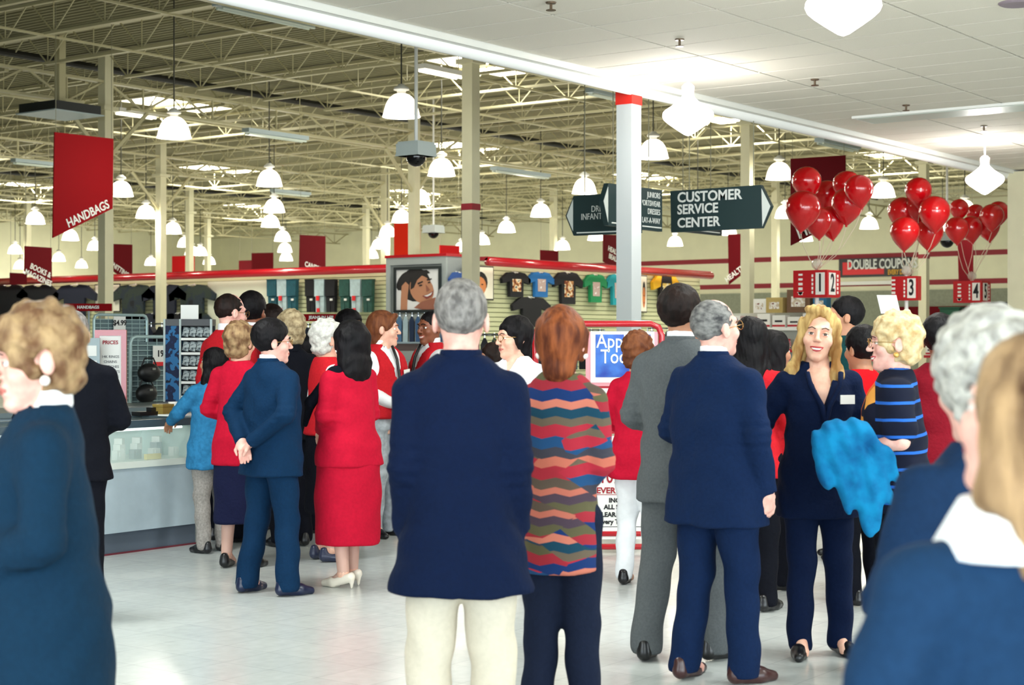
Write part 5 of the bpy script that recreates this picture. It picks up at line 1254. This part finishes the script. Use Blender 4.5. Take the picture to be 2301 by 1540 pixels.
# ================================================================ "Apply Today" stand
ZS = 11.9
def sp(px, py): return ((px-1345)/F*ZS, EYE+(HZ-py)/F*ZS)
c0 = at(1345, 765, ZS)
e = facing('poster_stand', 'red tubular floor stand holding the Apply Today poster and a white discount sheet', 'poster stand', 'c', (c0.x, c0.y, 0))
xl, zt = sp(1203, 728); xr, _ = sp(1487, 728); r = .08
MB().path([(xl, 0, .02), (xl, 0, zt-r), (xl+r*.3, 0, zt-r*.3), (xl+r, 0, zt), (xr-r, 0, zt), (xr-r*.3, 0, zt-r*.3), (xr, 0, zt-r), (xr, 0, .02)], .024, 10).obj('frame_tube', RL, e, smooth=True)
for z in (.045, .14): MB().tube((xl, 0, z), (xr, 0, z), .022, 8).obj('cross_tube', RL, e)
for x in (xl, xr): MB().tube((x, -.28, .02), (x, .28, .02), .022, 8).obj('foot', RL, e)
xa, za = sp(1316, 868); xb, zb = sp(1478, 746)
MB().bb(xa, xb, -.006, .006, za, zb).obj('pink_sheet', mat('pink_sheet', '#e89aa4', .5), e)
xa2, za2 = sp(1327, 860); xb2, zb2 = sp(1470, 745); MB().bb(xa2, xb2, -.010, -.006, za2, zb2).obj('white_sheet', whitem, e)
xa3, za3 = sp(1338, 848); xb3, zb3 = sp(1462, 752); MB().bb(xa3, xb3, -.013, -.010, za3, zb3).obj('blue_panel', mat('poster_blue', '#1438a0', .4, noise=.4, nscale=6, col2='#3a78d0'), e)
tx, tz = sp(1340, 768); text('Apply', .145, letter, 'apply_lettering', e, (tx, -.015, tz), align='LEFT', sx=.8, bold=.001)
tx, tz = sp(1349, 803); text('Today', .145, letter, 'today_lettering', e, (tx, -.015, tz), align='LEFT', sx=.8, bold=.001)
xa, za = sp(1300, 975); xb, zb = sp(1480, 868); MB().bb(xa, xb, .0, .008, za, zb).obj('red_board', mat('board_red', '#b01a2c', .5), e)
xa, za = sp(1330, 962); xb, zb = sp(1470, 873); MB().bb(xa, xb, -.004, 0, za, zb).obj('middle_sheet', whitem, e)
xa, za = sp(1312, 1212); xb, zb = sp(1476, 980); MB().bb(xa, xb, -.006, .006, za, zb).obj('discount_sheet', whitem, e)
for s, x, y, hp, m_, sx in (('AT', 1360, 1001, 10, blklet, 1), ('SENIORS', 1327, 1017, 10, blklet, 1), ('10%', 1346, 1073, 28, redlet, .8), ('EVERY DAY', 1340, 1103, 13, redlet, 1.05), ('INCLUDES', 1368, 1125, 10, blklet, 1), ('ALL SALE', 1357, 1140, 10, blklet, 1), ('CLEARANCE', 1341, 1157, 10, blklet, 1), ('Every Tuesday', 1346, 1173, 10, blklet, 1)):
    tx, tz = sp(x, y); text(s, hp*ZS/F/.7, m_, 'lettering', e, (tx, -.008, tz), align='LEFT', sx=sx, bold=.0015)
for y in (1112, 1184, 1200): tx, tz = sp(1335, y); MB().bb(tx, tx+.36, -.008, -.006, tz-.002, tz+.002).obj('rule_line', redlet if y == 1112 else blklet, e)

# ================================================================ right side: back wall displays and checkout shelving
a, b = onu(1560, 700, UW-.2), onu(2276, 700, UW-.2)
o = MB().bb(UW-.22, UW-.05, b.y, a.y, .1, 3.35).obj('pegboard_panel', mat('pegboard', '#8f9480', .8, noise=.15, nscale=12)); tag(o, 'long grey-green pegboard panel along the back wall under the red stripes', 'panel')
o = MB().bb(UW-.45, UW-.23, b.y, a.y-8, 2.2, 2.75).obj('wall_shelf_header', bmar); tag(o, 'dark red shelf header running along the back wall at right', 'shelf header')
a, b = onu(2046, 624, UW-.1), onu(1886, 578, UW-.1); w = b.y-a.y; h = onu(1960, 580, UW-.1).z-onu(1960, 622, UW-.1).z
e = facing('coupon_banner', 'black and red banner reading DOUBLE COUPONS on the back wall', 'banner', 'u', (UW-.12, (a.y+b.y)/2, onu(1960, 622, UW-.1).z))
MB().bb(-w/2, w/2, -.02, .115, 0, h).obj('board', blackm, e); MB().bb(-w/2+.15, w*.14, -.024, -.020, h*.12, h*.42).bb(-w/2+.15, -w*.32, -.024, -.020, h*.42, h*.8).obj('red_field', redtag, e)
text('DOUBLE COUPONS', h*.72, letter, 'lettering', e, (w*.11, -.026, h*.64), sx=.62, bold=.012)
text('EVERY DAY', h*.36, mat('gold_letter', '#e0a828', .6), 'lettering', e, (w*.33, -.026, h*.2), sx=.6, bold=.008)
o = MB().bb(UW-.14, UW-.08, a.y, b.y, onu(1960, 640, UW-.1).z, onu(1960, 632, UW-.1).z).obj('price_rail', whitem); tag(o, 'white strip running below the DOUBLE COUPONS banner', 'strip')
prodc = [mat('box_white', '#eceae2', .5), mat('box_red', '#b41a28', .5), mat('box_brown', '#6e5038', .6), mat('box_blue', '#2a6f96', .5), mat('box_tan', '#b8a060', .6)]
jarred = multi('jar_sweets', ['#8e1626', '#e08a90', '#f0e0d0', '#7a1020'], 30)
def gondola(face, c, xa, xb, ztop, label, rows, depth=.45, tops=()):
    A_, B_ = onp(face, xa, 760, c), onp(face, xb, 760, c); w = abs(hpos(face, A_, B_))
    e = facing('shelf_unit', label, 'shelf unit', face, (A_.x, A_.y, 0))
    MB().bb(0, w, depth-.04, depth, .1, ztop).obj('back_panel', mat('gondola_back', '#c9ccc0', .6), e)
    MB().bb(0, w, 0, depth, 0, .12).obj('plinth', darkst, e)
    M4 = Matrix.Translation(e.location) @ Matrix.Rotation(e.rotation_euler.z, 4, 'Z')
    for k, (z, kind, n, grp, lab) in enumerate(rows):
        sh = MB().bb(0, w, 0, depth-.04, z-.03, z).obj('shelf', whitem, e); MB().bb(0, w, -.012, 0, z-.05, z+.005).obj('price_strip', prodc[1] if k % 2 else whitem, sh)
        for i in range(n):
            x = w*(i+.5)/n; pos = M4 @ Vector((x, .14, z))
            if kind == 'box':
                hb = .20+.03*((i*5) % 3); o = MB().bb(-w/n*.42, w/n*.42, -.10, .10, 0, hb).bb(-w/n*.3, w/n*.3, -.103, -.10, hb*.45, hb*.6).obj('goods_box', [prodc[0], prodc[1]] if False else prodc[0 if i % 3 else (1 if i % 2 else 0)], None, pos, (0, 0, e.rotation_euler.z))
                MB().bb(-w/n*.42, w/n*.42, -.104, -.10, .02, .055).obj('red_band', prodc[1], o); MB().bb(-w/n*.25, w/n*.25, -.104, -.10, hb*.45, hb*.6).obj('print', blklet, o)
                tag(o, lab, 'box', grp)
            elif kind == 'jar':
                o = MB().lathe([(0, 0), (.055, 0), (.062, .03), (.062, .14), (.045, .165), (0, .165)], 12).obj('sweet_jar', jarred, None, pos, smooth=True)
                MB().lathe([(0, .165), (.05, .165), (.05, .195), (0, .2)], 12).obj('lid', prodc[1 if i % 2 else 0], o); tag(o, lab, 'jar', grp)
            else:
                o = MB().bb(-w/n*.40, w/n*.40, -.10, .10, 0, .14).bb(-w/n*.36, w/n*.36, -.09, .09, .14, .17).obj('goods_pack', prodc[(i*3+k) % 5], None, pos, (0, 0, e.rotation_euler.z)); tag(o, lab, 'pack', grp)
    for x_, wd, hh, ci, lab in tops:
        q = onp(face, x_, 765, c); lx = abs(hpos(face, A_, q)); pos = M4 @ Vector((lx, .22, ztop))
        o = MB().bb(-wd/2, wd/2, -.10, .10, 0, hh).bb(-wd*.38, wd*.38, -.106, -.10, hh*.15, hh*.85).obj('goods_carton', prodc[ci], None, pos, (0, 0, e.rotation_euler.z))
        MB().bb(-wd*.3, wd*.3, -.11, -.106, hh*.25, hh*.7).obj('picture', multi('carton_print_'+str(ci), ['#30343a', '#c8b8a0', '#e8e4dc', '#7a3a30'], 12), o); tag(o, lab, 'carton')
gondola('u', 27, 1566, 1905, 2.06, 'white and red checkout shelf unit behind the blonde woman',
        [(1.78, 'box', 10, 'white boxes on the upper checkout shelf', 'white box with red band on the upper checkout shelf'), (1.38, 'jar', 16, 'sweet jars on the checkout shelf', 'jar of red sweets on the middle checkout shelf'), (1.0, 'pack', 11, 'packs low on the checkout shelf', 'small pack on the low checkout shelf'), (.6, 'pack', 11, 'packs on the bottom checkout shelf', 'small pack on the bottom checkout shelf')],
        tops=((1700, .26, .26, 0, 'small framed picture carton at the left on the checkout shelf'), (1733, .34, .28, 4, 'wide patterned carton on top of the checkout shelf'), (1787, .46, .42, 2, 'large brown carton on top of the checkout shelf'), (1835, .26, .30, 3, 'dark blue carton left of the lane post'), (1892, .20, .24, 4, 'tan carton right of the green-shirted man')))
gondola('u', 31, 2076, 2272, 1.95, 'white shelf unit with red strip below the small balloon bunch',
        [(1.62, 'pack', 9, 'packs on the right upper shelf', 'colourful pack on the upper shelf at right'), (1.25, 'box', 7, 'white boxes on the right shelf', 'white box on the right shelf behind the black hair'), (.8, 'pack', 9, 'packs on the right low shelf', 'pack on the low shelf at right')])
for px, py, wd, hh, m_, lab in ((2138, 690, .42, .26, mat('bin_green', '#12553c', .5), 'green plastic bin on the right shelf unit'), (2190, 692, .40, .22, bagm, 'black bag beside the green bin'), (2250, 690, .46, .34, bagm, 'bulky black bag at the right end of the shelf')):
    q = onu(px, py, 31.2); o = MB().prism([(-wd*.42, 0), (wd*.42, 0), (wd*.5, hh), (-wd*.5, hh)], -.15, .15).prism([(-wd*.53, hh-.03), (wd*.53, hh-.03), (wd*.53, hh), (-wd*.53, hh)], -.17, .17).obj('storage_bin' if m_ is not bagm else 'black_bag', m_, None, (31.25, q.y, 1.95), (0, 0, -PI/2)); tag(o, lab, 'bin' if m_ is not bagm else 'bag')
q = at(1998, 700, 15)
e = facing('sign_card', 'white tilted card sign above the older woman\'s blond curls', 'card', 'c', (q.x, q.y, 0))
MB().prism([(-.075, q.z-.02), (.105, q.z-.02), (.065, q.z+.15), (-.115, q.z+.15)], -.004, .004).obj('card', whitem, e); MB().tube((.0, .01, 0), (.0, .01, q.z), .012, 6).tube((-.15, .01, .01), (.15, .01, .01), .015, 6).obj('stand', grayl, e)

# ================================================================ things carried and worn
cyan = fab('cyan_shell', '#0f78a8', .25, 9, .2, col2='#0a5080')
# draped turquoise jacket over the older woman's arm
pc = at(1940, 1000, 7.32)
def drape(P):
    d = cap(P, (-.13, 0, .04), (-.02, 0, .05), .060, .055, .8)
    d = smin(d, cap(P, (-.16, 0, -.01), (-.14, .0, -.13), .068, .052, .6), .04)
    d = smin(d, cap(P, (-.05, 0, -.02), (-.02, 0, -.19), .090, .080, .5), .04)
    d = smin(d, cap(P, (.075, 0, -.07), (.085, 0, -.22), .055, .045, .5), .04)
    d = smin(d, cap(P, (.0, 0, -.22), (.04, 0, -.355), .060, .036, .5), .04)
    x, y, z = P.T
    d = d-.012*np.abs(np.sin(26*x+9*z+1.5*np.sin(11*z)))+.005+.004*np.sin(95*x+25*z)-.006*np.abs(np.sin(30*z+18*x))
    return d
o = polyg('draped_jacket', drape, cyan, .009, None, 1.0, None, (-.5, -.4, -.6), (.5, .4, .4))
o.location = pc; o.rotation_euler = (0, 0, math.atan2(RV, RU)); tag(o, 'turquoise jacket draped over the striped-top woman\'s forearm', 'jacket')
def onchest(root, name, q, me_or_mb, m, rot=(0, 0, 0)):
    return me_or_mb.obj(name, m, root, q, rot)
r0, k0, hc0, R0 = blonde
onchest(r0, 'name_tag', (-.115*k0, .150*k0, 1.30*k0), MB().bb(-.038, .038, -.003, .003, -.022, .022), whitem, (0, 0, .25))

MB().path([(-.085*k0, .135*k0, 1.435*k0), (-.075*k0, .168*k0, 1.37*k0), (-.02*k0, .178*k0, 1.27*k0), (.0, .175*k0, 1.18*k0)], .013, 6).obj('lapel', navyd, r0, smooth=True)
MB().path([(.085*k0, .135*k0, 1.435*k0), (.075*k0, .168*k0, 1.37*k0), (.02*k0, .178*k0, 1.27*k0), (.0, .175*k0, 1.18*k0)], .013, 6).obj('lapel', navyd, r0, smooth=True)
m = MB()
for z in (1.13, 1.03): m.ball((-.02*k0, .165*k0, z*k0), .012, 8, 6, (1, .5, 1))
m.obj('button', mat('button_navy', '#05060c', .3), r0)
# scarf over the red-suited woman's shoulder
r1, k1 = redlady[0], redlady[1]
def scarf(P):
    d = cap(P, (-.03, -.085, 1.47), (-.15, -.02, 1.40), .040, .045, .8); d = smin(d, cap(P, (-.15, -.02, 1.41), (-.245, .10, 1.22), .045, .034), .03)
    return smin(d, cap(P, (-.245, .10, 1.22), (-.20, .20, 1.07), .034, .018), .03)
polyg('scarf', scarf, fab('scarf_black', '#0b0d18'), .011, None, k1, r1)
# paper and tag of the young vested man
r2, k2 = vestman[0], vestman[1]
MB().box((0, 0, 0), (.20, .012, .045)).obj('folded_paper', whitem, r2, (.10*k2, .27*k2, .98*k2), (0, -.5, .2))
MB().box((0, 0, 0), (.08, .006, .045)).obj('name_tag', whitem, r2, (-.09*k2, .160*k2, 1.28*k2), (0, .1, .1))
# white sailor collar and bag strap of the person at the right edge
r3, k3 = sailor[0], sailor[1]
polyg('sailor_collar', lambda P: np.maximum(np.abs(loft(P, [(1.36, .150, .122, -.02), (1.40, .140, .112, -.02), (1.44, .115, .10, -.02), (1.48, .09, .085, -.02)], 2.2))-.008, np.maximum(1.385-P[:, 2], P[:, 2]-1.475)), shirtm, .009, None, k3*1.02, r3)
MB().path([(-.015, -.135, 1.265), (-.01, -.165, 1.15), (.02, -.185, 1.02), (.05, -.19, .85)], .014, 8).obj('bag_strap', mat('strap_gray', '#98aab0', .4), r3, smooth=True)
